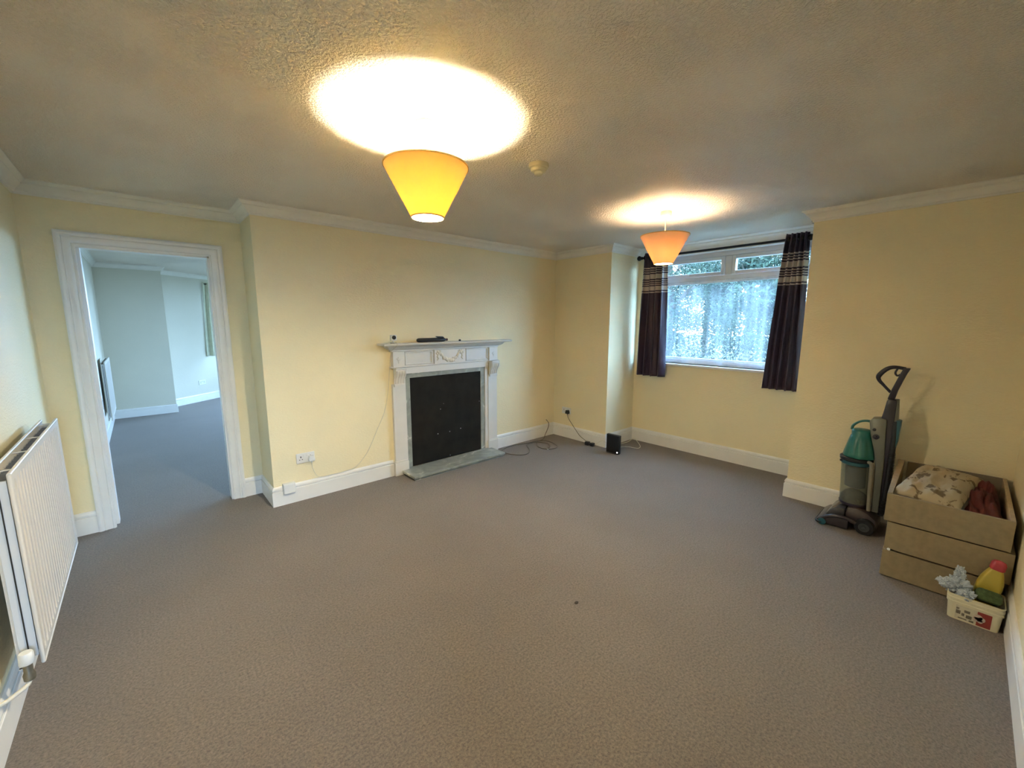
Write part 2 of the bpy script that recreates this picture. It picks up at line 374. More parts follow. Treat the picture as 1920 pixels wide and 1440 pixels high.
# broken plaster where the cornice came away at the recess corner
bm = bmesh.new()
for j in range(7):
    q = bmesh.ops.create_icosphere(bm, subdivisions=2, radius=1)
    cx, cy, cz = XN-.02-j*.075, YN2+.035-.004*j, H-.035+random.uniform(-.012, .006)
    for v in q['verts']:
        nn = noise.noise(v.co*1.9+Vector((j, 0, 0)))*.35+1
        v.co = Vector((cx+v.co.x*.055*nn, cy+v.co.y*.036*nn, cz+v.co.z*.034*nn))
struct(obj('trim_%d' % (k+1), bm, mat('broken_grey_plaster', (.42, .39, .34), .9, noise_amt=.3, noise_scale=25, bump=.004, bump_scale=40)))
for i, nm in enumerate(names):
    if nm == 'doorway':
        L1 = [(XL, YR), (XL, YD), (DX0-.09, YD)]; struct(obj('baseboard_doorway_left', run(L1, skirt_prof(), 1, False), M['white']))
        L2 = [(DX1+.09, YD), (XB, YD), (XB, YB)]; struct(obj('baseboard_doorway_right', run(L2, skirt_prof(), 0, False), M['white'])); continue
    if nm == 'fireplace':
        L1 = [(XB, YD), (XB, YB), (1.75, YB)]; struct(obj('baseboard_fireplace_left', run(L1, skirt_prof(), 1, False), M['white']))
        L2 = [(3.085, YB), (XC, YB), (XC, YN1)]; struct(obj('baseboard_fireplace_right', run(L2, skirt_prof(), 0, False), M['white'])); continue
    if nm == 'right':
        L1 = [(XC, YN2), (XC, YR), (HX1+.09, YR)]; struct(obj('baseboard_right', run(L1, skirt_prof(), 1, False), M['white'])); continue
    struct(obj('baseboard_'+nm, run(main, skirt_prof(), i), M['white']))

# doorway to the next room: architrave, lining, strike plate
def architrave(x0, x1, zt, y, w=.09, name='architrave', parent=None, sgn=-1):
    # profile across the width: (distance from the opening edge, proud of the wall)
    prof = [(0, 0), (0, .012), (.010, .016), (.014, .012), (.022, .013), (.045, .016), (.052, .022), (.058, .018), (.066, .026), (.080, .028), (w, .022), (w, 0)]
    bm = bmesh.new(); rows = []
    for (d, p) in prof:
        yy = y+sgn*p
        rows.append([bm.verts.new(c) for c in ((x0-d, yy, 0), (x0-d, yy, zt+d), (x1+d, yy, zt+d), (x1+d, yy, 0))])
    for a_, b_ in zip(rows, rows[1:]):
        for j in range(3): bm.faces.new((a_[j], a_[j+1], b_[j+1], b_[j]))
    bm.faces.new([r[0] for r in rows]); bm.faces.new([r[3] for r in rows])
    return obj(name, bm, M['white'], parent, smooth=40)
d1 = struct(bpy.data.objects.new('door_1', None)); COL.objects.link(d1)
architrave(DX0, DX1, DZ, YD, parent=d1)
architrave(DX0, DX1, DZ, YD+.10, name='rear_architrave', parent=d1, sgn=1)
bm = bmesh.new(); box(bm, DX0-.002, DX0+.004, YD-.008, YD+.02, 0, DZ); box(bm, DX0-.002, DX0+.022, YD+.02, YD+.115, .013, DZ, bev=.002)
box(bm, DX1-.012, DX1+.002, YD, YD+.10, 0, DZ); box(bm, DX0, DX1, YD, YD+.10, DZ-.012, DZ+.002)
obj('door_lining', bm, M['white'], d1)
sp = obj('strike_plate', B(DX0+.021, DX0+.0235, YD+.045, YD+.07, .885, .955, bev=.0008), mat('grey_latch_metal', (.36, .34, .32), .4, .7, noise_amt=.2, noise_scale=60), d1)
sp['label'] = 'small grey metal latch plate'
# doorway beside the camera, into the hall
d2 = struct(bpy.data.objects.new('door_2', None)); COL.objects.link(d2)
architrave(HX0, HX1, 2.03, YR, parent=d2, sgn=1)
bm = bmesh.new(); box(bm, HX0-.002, HX0+.01, YR-T, YR, 0, 2.03); box(bm, HX1-.01, HX1+.002, YR-T, YR, 0, 2.03); box(bm, HX0, HX1, YR-T, YR, 2.02, 2.032)
obj('door_lining', bm, M['white'], d2)

# hall behind the camera with its own window
struct(obj('wall_hall_left', B(-1.25, -1.14, -2.7, YR-T, 0, H), M['wall2']))
struct(obj('wall_hall_right', B(1.0, 1.11, -2.7, YR-T, 0, H), M['wall2']))
bm = bmesh.new(); box(bm, -1.14, 1.0, -2.81, -2.7, 0, .12); box(bm, -1.14, 1.0, -2.81, -2.7, 2.2, H); box(bm, -1.14, -.5, -2.81, -2.7, .12, 2.2); box(bm, .3, 1.0, -2.81, -2.7, .12, 2.2)
struct(obj('wall_hall_end', bm, M['wall2']))
struct(obj('wall_hall_front', B(-1.14, XL-T, YR-T-.1, YR-T, 0, H), M['wall2']))
portal((-.10, -2.82, 1.16), (PI/2, 0, 0), .8, 2.08)
hl = thing('hall_fill_light', 'round opal fill light added unseen in the hall behind the camera', 'lamp', (-.05, -1.5, H))  # unseen source added in the hall to brighten the main room
bm = bmesh.new(); lathe(bm, [(.19, 0), (.19, -.02), (.175, -.024)], seg=32); obj('base', bm, M['plastic'], hl, smooth=40)
bm = bmesh.new(); lathe(bm, [(.172, -.024), (.168, -.05), (.14, -.075), (.08, -.09), (.001, -.094)], seg=32); obj('diffuser', bm, mat('fill_light_diffuser', (.8, .8, .8), .4, emis=(1, .84, .60), es=HALL_FILL), hl, smooth=60)

# ------------------------------------------------------------------ next room through the doorway
X2, Y2, X3 = -.44, 8.9, 3.7
YW2 = 10.3
struct(obj('wall_next_left', B(X2-T, X2, YD+.10, Y2+T, 0, H), M['wall2']))
struct(obj('wall_next_back', B(X2, .345, Y2, Y2+.7, 0, H), M['wall2']))
ang = math.atan2(.684, .812)
a0 = Vector((.345, 9.48)); a1 = Vector((1.24, 10.234)); dn = (a1-a0).normalized(); nn_ = Vector((-dn.y, dn.x))*.1
bm = bmesh.new(); prism(bm, [tuple(a0), tuple(a1), tuple(a1+nn_), tuple(a0+nn_)], 'z', 0, H)
struct(obj('wall_next_bay', bm, M['wall2']))
bm = bmesh.new(); box(bm, 1.2, X3, YW2, YW2+.12, 0, .88); box(bm, 1.2, X3, YW2, YW2+.12, 2.2, H); box(bm, 1.2, 1.35, YW2, YW2+.12, .88, 2.2); box(bm, 3.4, X3, YW2, YW2+.12, .88, 2.2)
struct(obj('wall_next_window', bm, M['wall2']))
bm = bmesh.new(); box(bm, X3, X3+.12, 4.22, YW2+.12, 0, .9); box(bm, X3, X3+.12, 4.22, YW2+.12, 2.2, H); box(bm, X3, X3+.12, 4.22, 4.7, .9, 2.2); box(bm, X3, X3+.12, 9.8, YW2+.12, .9, 2.2)
struct(obj('wall_next_right', bm, M['wall2']))
struct(obj('wall_next_front', B(XB+.3, X3, YD, YD+.10, 0, H), M['wall2']))
portal((2.37, YW2+.14, 1.54), (-PI/2, 0, 0), 2.05, 1.3)   # faces into the room
portal((X3+.14, 7.25, 1.55), (0, PI/2, 0), 1.3, 5.1)
nxt = [(X2, YD+.1), (X2, Y2), (.345, Y2), (.345, 9.48), (1.24, 10.234), (1.3, YW2), (X3, YW2), (X3, YD+.1)]
for i in (0, 1, 2, 3):
    k += 1
    struct(obj('trim_%d' % (k+1), run(nxt, corn_prof(.07, .06), i, False), M['cornice'], smooth=35))
for i, nm in ((0, 'next_left'), (1, 'next_back'), (2, 'next_return'), (3, 'next_bay')):
    struct(obj('baseboard_'+nm, run(nxt, skirt_prof(.14), i, False), M['white']))

# ------------------------------------------------------------------ window
def window(name, y0, y1, z0, z1, x, parent_kind=True):
    w = struct(bpy.data.objects.new(name, None)); COL.objects.link(w)
    f = .055
    def fr(bm, a0_, a1_, b0, b1, t, xa, xb, bev=.006):
        box(bm, xa, xb, a0_, a0_+t, b0, b1, bev); box(bm, xa, xb, a1_-t, a1_, b0, b1, bev)
        box(bm, xa, xb, a0_+t, a1_-t, b0, b0+t, bev); box(bm, xa, xb, a0_+t, a1_-t, b1-t, b1, bev)
    bm = bmesh.new(); fr(bm, y0, y1, z0, z1, f, x, x+.07)
    obj('outer_frame', bm, M['upvc'], w)
    zt = 2.0; ym = 1.825
    obj('transom', B(x, x+.07, y0+f, y1-f, zt-.03, zt+.03, bev=.006), M['upvc'], w)
    obj('mullion', B(x, x+.07, ym-.035, ym+.035, zt+.03, z1-f, bev=.006), M['upvc'], w)
    for (p0, p1) in ((y0+f, ym-.035), (ym+.035, y1-f)):
        bm = bmesh.new(); fr(bm, p0+.003, p1-.003, zt+.032, z1-f-.002, .038, x-.012, x+.045)
        s = obj('fanlight_sash', bm, M['upvc'], w)
        c = (p0+p1)/2
        bm = B(x-.024, x-.010, c-.06, c+.02, zt+.040, zt+.058, bev=.004)
        obj('sash_handle', bm, M['upvc'], s)
        obj('pane', B(x+.018, x+.022, p0+.03, p1-.03, zt+.06, z1-f-.03), M['glass'], w)
    obj('pane', B(x+.03, x+.034, y0+f-.005, y1-f+.005, z0+f-.005, zt-.027), M['glass'], w)
    bm = bmesh.new(); box(bm, x+.005, x+.03, y0+f, y0+f+.018, z0+f, zt-.03, .004); box(bm, x+.005, x+.03, y1-f-.018, y1-f, z0+f, zt-.03, .004)
    box(bm, x+.005, x+.03, y0+f, y1-f, z0+f, z0+f+.018, .004); box(bm, x+.005, x+.03, y0+f, y1-f, zt-.048, zt-.03, .004)
    obj('glazing_bead', bm, M['upvc'], w)
    return w
window('window_1', WY0, WY1, WZ0, WZ1, XN+.085)
struct(obj('trim_window_sill', B(XN-.025, XN+.085, WY0-.02, WY1+.02, WZ0-.028, WZ0, bev=.006), M['white']))
struct(obj('trim_window_reveal', (lambda bm: (box(bm, XN+.001, XN+.085, WY0, WY0+.006, WZ0, WZ1), box(bm, XN+.001, XN+.085, WY1-.006, WY1, WZ0, WZ1), box(bm, XN+.001, XN+.085, WY0, WY1, WZ1-.006, WZ1), bm)[-1])(bmesh.new()), M['white']))
portal((XN+.23, (WY0+WY1)/2, (WZ0+WZ1)/2), (0, PI/2, 0), 1.2, 1.75)

def drape(y0t, y1t, y0b, y1b, zt, zb, x, folds, amp, phase=0, nz=26, ny=120, thick=.0025, zc=0, hem=0., lean=0.):
    bm = bmesh.new(); grid = []
    for j in range(nz+1):
        t = j/nz; z = zt+(zb-zt)*t; row = []
        for i in range(ny+1):
            s = i/ny; y = (y0t+(y0b-y0t)*t**.8)*(1-s)+(y1t+(y1b-y1t)*t**.8)*s
            A = amp*(.85+.35*t)
            ph = 2*PI*folds*s+phase+.5*math.sin(3*s+2.2*t)
            xx = x+A*math.sin(ph)+.25*A*math.sin(2.3*ph+4*t)
            yy = y+.35*A*math.sin(2*ph)
            row.append(bm.verts.new((xx, yy, z+hem*math.sin(ph)*t)))
        grid.append(row)
    for j in range(nz):
        for i in range(ny): bm.faces.new((grid[j][i], grid[j][i+1], grid[j+1][i+1], grid[j+1][i]))
    return bm
bands = [(1.868, 1.880), (1.895, 1.945), (1.958, 1.968), (1.980, 1.990), (2.004, 2.014), (2.030, 2.085), (2.100, 2.112), (2.126, 2.136), (2.150, 2.165)]
M['curtain'] = stripe_mat('plum_striped_curtain', bands, (.030, .013, .034), (.52, .43, .37))
nc = obj('net_curtain', drape(WY0+.03, WY1-.03, WY0+.03, WY1-.03, 1.985, 1.045, XN+.04, 17, .012, ny=320, nz=10), M['net'], smooth=60)
tag(nc, 'sheer white net curtain covering the lower window pane', 'net curtain')
XP = 4.60
cp = thing('curtain_pole', 'dark bronze curtain pole across the window recess', 'curtain pole', (XP, 1.93, 2.285))
obj('rod', tube(bmesh.new(), [(0, -.83, 0), (0, .82, 0)], .0125, 14, 1), M['pole'], cp)
for s in (-1, 1):
    bm = bmesh.new(); lathe(bm, [(.013, s*.82), (.018, s*.824), (.018, s*.835), (.012, s*.840), (.024, s*.848), (.030, s*.862), (.028, s*.876), (.016, s*.888), (.002, s*.892)], axis='y', seg=20)
    obj('finial', bm, M['pole'], cp, smooth=50)
    bm = bmesh.new(); tube(bm, [(0, s*.80, -.01), (.04, s*.80, -.012), (.09, s*.80, -.008)], .008, 8, 3); lathe(bm, [(.026, .087), (.026, .095)], (0, s*.80, -.01), 16, axis='x')
    obj('bracket', bm, M['pole'], cp, smooth=40)
def curtain(label, y0t, y1t, y0b, y1b, zb, folds, amp, phase, rings):
    t = thing('curtain', label, 'curtain', (XP, (y0t+y1t)/2, 0), 0)
    yc = (y0t+y1t)/2
    bm = drape(y0t-yc, y1t-yc, y0b-yc, y1b-yc, 2.335, zb, 0, folds, amp, phase, nz=40, ny=150)
    c = obj('cloth', bm, M['curtain'], t, smooth=60)
    so = c.modifiers.new('thickness', 'SOLIDIFY'); so.thickness = .003
    for j in range(rings):
        yy = (y0t-yc)+(y1t-y0t)*(j+.5)/rings
        bm = bmesh.new(); lathe(bm, [(.021, -.003), (.028, -.003), (.028, .003), (.021, .003)], (0, 0, 0), 20, axis='y', closed=True)
        e_ = obj('eyelet_ring', bm, M['pole'], t, smooth=40); e_.location = (0, yy, 2.285)
    return t
curtain('plum curtain with pale striped band, left side of the window', 2.43, 2.745, 2.40, 2.785, .872, 4.3, .032, .6, 6)
curtain('plum curtain with pale striped band, right side of the window', 1.085, 1.245, 1.05, 1.33, .868, 4.4, .030, 2.2, 6)

# ------------------------------------------------------------------ pendants
def pendant(x, y, label, power, col, shade_col, tint, let, zc):
    t = thing('pendant_lamp', label, 'lamp', (x, y, H), 0)
    bm = bmesh.new(); lathe(bm, [(.044, 0), (.045, -.012), (.043, -.032), (.037, -.038), (.010, -.040), (.008, -.052), (.004, -.054)], seg=32)
    obj('ceiling_rose', bm, M['plastic'], t, smooth=40)
    hz = zc+.055   # top of the bulb, foot of the lamp holder
    obj('cord', tube(bmesh.new(), [(0, 0, -.05), (0, 0, hz+.05)], .0038, 8, 1), M['cable_white'], t)
    bm = bmesh.new(); lathe(bm, [(.006, hz+.052), (.014, hz+.047), (.018, hz+.032), (.019, hz+.006), (.017, hz+.002), (.0, hz+.001)], seg=20)
    obj('lamp_holder', bm, M['plastic'], t, smooth=40)
    zt, zb, rt, rb = -.187, -.405, .190, .074
    bm = bmesh.new(); lathe(bm, [(rt, zt), (rb, zb), (rb-.0012, zb), (rt-.0012, zt)], seg=64, closed=True)
    sh = obj('lamp_shade', bm, shade_mat('shade_fabric', shade_col, tint, let), t, smooth=50)
    sh['label'] = 'tapering amber fabric shade'
    for (r_, z_, nm) in ((rt, zt, 'top_rim'), (rb, zb, 'bottom_rim')):
        bm = bmesh.new(); lathe(bm, [(r_+.0016, z_-.003), (r_+.0016, z_+.003), (r_-.0028, z_+.003), (r_-.0028, z_-.003)], seg=64, closed=True)
        obj(nm, bm, mat('shade_trim', (.55, .36, .10), .7, noise_amt=.05, noise_scale=30), sh, smooth=50)
    rz = hz+.010; rw = rb+(rt-rb)*(rz-zb)/(zt-zb)   # carrier ring height and shade radius there
    bm = bmesh.new(); lathe(bm, [(.019, rz-.003), (.024, rz-.003), (.024, rz+.003), (.019, rz+.003)], seg=20, closed=True)
    for j in range(3):
        q = 2*PI*j/3+.5; tube(bm, [(.022*math.cos(q), .022*math.sin(q), rz), (rw*.6*math.cos(q), rw*.6*math.sin(q), rz), ((rw-.002)*math.cos(q), (rw-.002)*math.sin(q), rz)], .0014, 6, 2)
    obj('shade_carrier', bm, M['plastic'], sh, smooth=40)
    bm = bmesh.new(); lathe(bm, [(.001, zc-.055), (.012, zc-.053), (.022, zc-.043), (.0265, zc-.025), (.0265, zc+.005), (.023, zc+.030), (.016, zc+.047), (.013, hz)], seg=16)
    e = mat('glowing_bulb_glass', (.9, .85, .7), .3, emis=col, es=power)
    obj('bulb', bm, e, t, smooth=60)
    return t
pendant(1.04, 1.737, 'amber cone pendant lamp nearest the camera, brightly lit', BULB1, BULB1_COL, (.78, .64, .34), (1.0, .68, .18), .105, -.348)
pendant(3.244, 1.75, 'peach cone pendant lamp hanging in front of the window, further from the camera', BULB2, BULB2_COL, (.80, .64, .44), (1.0, .66, .38), .12, -.298)

sd = thing('smoke_detector', 'round cream smoke detector on the ceiling between the lamps', 'smoke detector', (1.766, 1.737, H))
bm = bmesh.new(); lathe(bm, [(.056, 0), (.058, -.010), (.056, -.021), (.046, -.024)], seg=32); obj('base', bm, M['cream_plastic'], sd, smooth=40)
bm = bmesh.new(); lathe(bm, [(.044, -.022), (.046, -.030), (.040, -.040), (.028, -.043)], seg=32); obj('cover', bm, M['cream_plastic'], sd, smooth=40)
bm = bmesh.new(); lathe(bm, [(.024, -.042), (.024, -.055), (.018, -.060), (.003, -.061)], seg=24); obj('sensor_cage', bm, M['cream_plastic'], sd, smooth=40)

# ------------------------------------------------------------------ radiators
def radiator(name_label, x, y0, y1, z0, z1, wallx, fin_gap=.050, valve=True):
    """panel radiator on a wall that faces +x; front panel at x, rear panel close to the wall"""
    L_, Hh = y1-y0, z1-z0
    t = thing('radiator', name_label, 'radiator', (wallx, y0, 0))
    xf, xb = x-wallx, .045
    def panel(xo, front):
        # ribbed sheet: channels between flat margins
        n = int(L_/fin_gap); bm = bmesh.new(); d = .012; m_ = .035; s = 1 if front else -1
        cols = [(0, 0.)]
        st = m_
        stp = (L_-2*m_)/n
        for j in range(n):
            y_ = st+j*stp
            cols += [(y_, 0.), (y_+stp*.16, -d), (y_+stp*.42, -d), (y_+stp*.58, 0.)]
        cols += [(L_-m_, 0.), (L_, 0.)]
        zs = [z0, z0+.028, z0+.045, z1-.045, z1-.028, z1]
        mask = [0, 0, 1, 1, 0, 0]; rows = []
        for z_, mk in zip(zs, mask): rows.append([bm.verts.new((xo+s*q*mk, y_, z_)) for (y_, q) in cols])
        for a_, b_ in zip(rows, rows[1:]):
            for j in range(len(cols)-1): bm.faces.new((a_[j], a_[j+1], b_[j+1], b_[j]))
        return bm
    p1 = obj('front_panel', panel(xf, True), M['rad'], t); so = p1.modifiers.new('thickness', 'SOLIDIFY'); so.thickness = .008; so.offset = -1
    p2 = obj('rear_panel', panel(xb+.01, False), M['rad'], t); so = p2.modifiers.new('thickness', 'SOLIDIFY'); so.thickness = .008; so.offset = 0
    # rolled edges of the front panel
    bm = bmesh.new()
    for zz in (z0, z1): tube(bm, [(xf-.004, 0, zz), (xf-.004, L_, zz)], .0065, 8, 1)
    for yy in (0, L_): tube(bm, [(xf-.004, yy, z0), (xf-.004, yy, z1)], .0065, 8, 1)
    for zz in (z0, z1): tube(bm, [(xb+.01, 0, zz), (xb+.01, L_, zz)], .006, 8, 1)
    obj('rolled_edge', bm, M['rad'], t, smooth=50)
    # convector fins seen from above
    bm = bmesh.new(); n = int(L_/.022)
    for j in range(n):
        y_ = .04+(L_-.08)*j/n; xa, xc_ = xb+.016, xf-.014
        xm = (xa+xc_)/2
        box(bm, xa, xm, y_, y_+.0012, z0+.03, z1-.03); box(bm, xm, xc_, y_+.009, y_+.0102, z0+.03, z1-.03)
    f = obj('convector_fins', bm, M['radgap'], t); f['kind'] = 'stuff'
    # side plates
    for (ya, yb) in ((-.002, .004), (L_-.004, L_+.002)):
        s_ = obj('side_panel', B(xb+.014, xf-.012, ya, yb, z0+.035, z1-.02, bev=.001), mat('side_enamel_daylight_tint', (.60, .64, .70), .35, noise_amt=.03, noise_scale=5), t)  # bluish cast of daylight on the ends is put into this enamel colour
        bm = bmesh.new(); ym_ = ya-.0015 if ya < 0.1 else yb+.0005
        box(bm, (xb+xf)/2-.001, (xb+xf)/2+.003, ym_, ym_+.001, z0+.05, z1-.03); obj('slot', bm, M['black'], s_)
    for q in (.10, .36, .62, .90):
        obj('top_strap', B(xb+.01, xf-.01, L_*q, L_*q+.012, z1-.012, z1-.008, bev=.001), M['rad'], t)
    if valve:
        # bottom connection: tee, valve head, tail pipe to the floor
        yv = -.045; xv = (xb+xf)/2
        bm = bmesh.new(); tube(bm, [(xv, .02, z0+.03), (xv, yv, z0+.03)], .011, 12, 1); obj('connector', bm, M['brass'], t, smooth=50)
        bm = bmesh.new(); lathe(bm, [(.011, z0-.028), (.016, z0-.024), (.017, z0-.005), (.013, z0+.008), (.013, z0+.045)], (xv, yv, 0), 12); obj('valve_body', bm, M['brass'], t, smooth=40)
        bm = bmesh.new(); lathe(bm, [(.018, z0+.040), (.021, z0+.044), (.020, z0+.080), (.017, z0+.085), (.001, z0+.086)], (xv, yv, 0), 20); obj('valve_cap', bm, M['plastic'], t, smooth=40)
        bm = bmesh.new(); tube(bm, [(xv, yv, z0-.02), (xv-.006, yv-.012, .188), (xv-.03, yv-.03, .180), (.024, yv-.05, .176), (.004, yv-.058, .176)], .0075, 10, 5); obj('pipe', bm, M['cable_white'], t, smooth=50)
    return t
radiator('white double panel radiator on the left wall, end facing the camera', -.395, 2.25, 3.40, .225, .975, XL)
radiator('white panel radiator seen through the doorway in the next room', -.35, 6.95, 7.95, .32, 1.03, X2, .05, False)

# ------------------------------------------------------------------ fireplace
fp = thing('fireplace', 'white painted fireplace surround with grey marble slips and carved frieze', 'fireplace', (2.42, YB, 0))
fx = lambda x: x-2.42
S = M['surround']
SF = -.034    # face of the uprights, proud of the wall
for s, xa, xb_ in ((-1, 1.765, 1.893), (1, 2.945, 3.073)):
    a_, b_ = fx(xa), fx(xb_)
    bm = B(a_, b_, SF, 0, .14, .92); p = obj('pilaster', bm, S, fp)
    bm = bmesh.new(); box(bm, a_-.012, b_+.008, SF-.014, 0, 0, .135, .003); box(bm, a_-.006, b_+.004, SF-.008, 0, .135, .148, .003)
    obj('plinth_block', bm, S, fp)
    # corbel: scrolled bracket
    c0, c1 = (a_+.012, b_-.006)
    prof = [(SF, .90), (SF-.016, .90), (SF-.018, .918), (SF-.010, .924), (SF-.012, .945), (SF-.022, .975), (SF-.042, 1.005), (SF-.056, 1.03), (SF-.058, 1.052), (SF-.048, 1.066), (SF-.062, 1.070), (SF-.062, 1.082), (SF, 1.082)]
    bm = bmesh.new(); prism(bm, prof, 'x', c0, c1); cb = obj('corbel', bm, S, fp, smooth=30)
    bm = bmesh.new()
    for q in range(4):
        xx = c0+(c1-c0)*(q+.5)/4
        tube(bm, [(xx, SF-.013, .93), (xx, SF-.023, .975), (xx, SF-.043, 1.005), (xx, SF-.057, 1.03), (xx, SF-.057, 1.055)], .005, 6, 3)
    obj('corbel_flute', bm, S, cb, smooth=50)
    # block over the corbel with a small carved drop
    bm = B(a_+.006, b_-.002, SF-.016, 0, 1.09, 1.236, bev=.002); bk = obj('frieze_block', bm, S, fp)
    bm = bmesh.new(); cx = (a_+b_)/2
    for (dx, dz, r_) in ((0, 0, .014), (-.014, .008, .009), (.014, .008, .009), (0, -.018, .009), (0, .018, .009), (0, -.032, .006)): ball(bm, (cx+dx, SF-.016, 1.160+dz), r_, 10, (1, .5, 1))
    obj('carved_drop', bm, S, bk, smooth=60)
# inner upright fillets and the frieze with two sunk panels
bm = bmesh.new()
box(bm, fx(1.893), fx(1.905), -.024, 0, 0, 1.05); box(bm, fx(2.905), fx(2.945), -.024, 0, 0, 1.05)
box(bm, fx(1.885), fx(2.95), -.030, 0, 1.015, 1.085)
obj('inner_frame', bm, S, fp)
bm = bmesh.new(); box(bm, fx(1.76), fx(3.08), -.036, 0, 1.078, 1.094, .003); box(bm, fx(1.75), fx(3.09), -.046, 0, 1.083, 1.090, .002)
obj('lower_bead', bm, S, fp)
obj('frieze', B(fx(1.77), fx(3.07), -.026, 0, 1.085, 1.24), S, fp)
for (xa, xb_) in ((1.905, 2.215), (2.635, 2.935)):
    bm = bmesh.new(); t_ = .012
    a_, b_ = fx(xa), fx(xb_)
    box(bm, a_, b_, -.036, -.02, 1.222, 1.234, .003); box(bm, a_, b_, -.036, -.02, 1.100, 1.112, .003); box(bm, a_, a_+t_, -.036, -.02, 1.100, 1.234, .003); box(bm, b_-t_, b_, -.036, -.02, 1.100, 1.234, .003)
    obj('panel_mould', bm, S, fp)
pl = obj('carved_plaque', B(fx(2.235), fx(2.615), -.040, 0, 1.094, 1.238, bev=.002), S, fp)
bm = bmesh.new(); rnd = random.Random(3)
cx = fx(2.425)
for j in range(31):   # swag of flowers and leaves
    t_ = -1+2*j/30; xx = cx+t_*.125; zz = 1.205-.085*(1-t_*t_)+rnd.uniform(-.006, .006)
    ball(bm, (xx, -.041, zz), rnd.uniform(.011, .018)*(1.25-.3*abs(t_)), 8, (1, .6, 1))
    if j % 2: ball(bm, (xx+rnd.uniform(-.01, .01), -.041, zz+rnd.choice((-.018, .016))), rnd.uniform(.006, .010), 8, (1.5, .6, .8))
for s in (-1, 1):   # bows and tails
    for (dx, dz, r_) in ((.135, .0, .016), (.150, .014, .011), (.122, .016, .010), (.150, -.018, .011), (.155, -.038, .010), (.148, -.056, .009), (.157, -.070, .007), (.165, -.004, .009), (.118, .004, .008)):
        ball(bm, (cx+s*dx, -.041, 1.203+dz), r_*1.3, 8, (1, .6, 1))
obj('carved_garland', bm, mat('cream_carving_paint', (.68, .62, .50), .5, noise_amt=.12, noise_scale=60), pl, smooth=60)
# mantel mouldings and shelf
prof = [(0, 1.236), (-.040, 1.236), (-.046, 1.244), (-.046, 1.252), (-.060, 1.258), (-.078, 1.268), (-.090, 1.280), (-.096, 1.290), (-.110, 1.292), (-.110, 1.300), (0, 1.300)]
def mitred(prof, xa, xb_, base, name, m=S):
    bm = bmesh.new(); V0, V1, V2, V3 = [], [], [], []
    for (d, z) in prof:
        e = -d-base
        V0.append(bm.verts.new((fx(xa)-max(e, 0), 0, z))); V1.append(bm.verts.new((fx(xa)-max(e, 0), d, z)))
        V2.append(bm.verts.new((fx(xb_)+max(e, 0), d, z))); V3.append(bm.verts.new((fx(xb_)+max(e, 0), 0, z)))
    for A_, B_ in ((V0, V1), (V1, V2), (V2, V3)):
        for j in range(len(prof)-1): bm.faces.new((A_[j], A_[j+1], B_[j+1], B_[j]))
    bmesh.ops.remove_doubles(bm, verts=bm.verts, dist=1e-6)
    return obj(name, bm, m, fp, smooth=30)
mitred(prof, 1.765, 3.075, .034, 'mantel_moulding')
shp = [(0, 1.298), (-.150, 1.298), (-.158, 1.302), (-.162, 1.309), (-.158, 1.316), (-.150, 1.320), (0, 1.320)]
mitred(shp, 1.765, 3.075, .034, 'mantel_shelf')
# marble slips, board, hearth
G = M['marble']
for nm, (xa, xb_, za, zb) in dict(slip_left=(1.905, 1.958, .045, .968), slip_right=(2.848, 2.905, .045, .968), slip_top=(1.905, 2.905, .968, 1.018)).items():
    obj('marble_slip', B(fx(xa), fx(xb_), -.014, .05, za, zb, bev=.0015), G, fp)
bd = obj('black_board', B(fx(1.958), fx(2.848), -.006, .006, .046, .966, bev=.001), M['board'], fp)
for (xx, zz, r_) in ((2.27, .335, .006), (2.42, .335, .006), (2.565, .345, .006), (2.42, .065, .005), (2.31, .60, .005), (2.83, .62, .004), (2.35, .655, .003)):
    bm = bmesh.new(); lathe(bm, [(r_, -.0075), (r_*.8, -.009)], (fx(xx), 0, zz), 10, axis='y'); obj('screw_head', bm, M['radgap'], bd)
bm = bmesh.new(); prism(bm, [(fx(1.822), -.292), (fx(2.978), -.292), (fx(2.978), -.012), (fx(1.90), -.012), (fx(1.90), -.048), (fx(1.822), -.048)], 'z', .022, .046, bev=.003)
prism(bm, [(fx(1.838), -.276), (fx(2.966), -.276), (fx(2.966), -.012), (fx(1.90), -.012), (fx(1.90), -.048), (fx(1.89), -.048)], 'z', 0, .024)
obj('hearth', bm, G, fp)

# ------------------------------------------------------------------ things on the mantel shelf
ZS = 1.320
sc_ = thing('security_camera', 'small white cube security camera with round black lens on mantel shelf', 'camera', (1.765, YB-.085, ZS), -.15)
obj('foot', B(-.026, .026, -.022, .022, 0, .008, bev=.003), mat('grey_plastic', (.30, .29, .27), .4, noise_amt=.05), sc_)
obj('stem', tube(bmesh.new(), [(0, 0, .006), (0, .004, .03)], .007, 10, 2), M['plastic'], sc_, smooth=50)
obj('body', B(-.027, .027, -.022, .022, .025, .080, bev=.007, seg=3), M['plastic'], sc_, smooth=40)
bm = bmesh.new(); lathe(bm, [(.019, -.0215), (.019, -.026), (.015, -.028), (.001, -.028)], (0, 0, .056), 24, axis='y'); obj('lens', bm, M['black'], sc_, smooth=40)

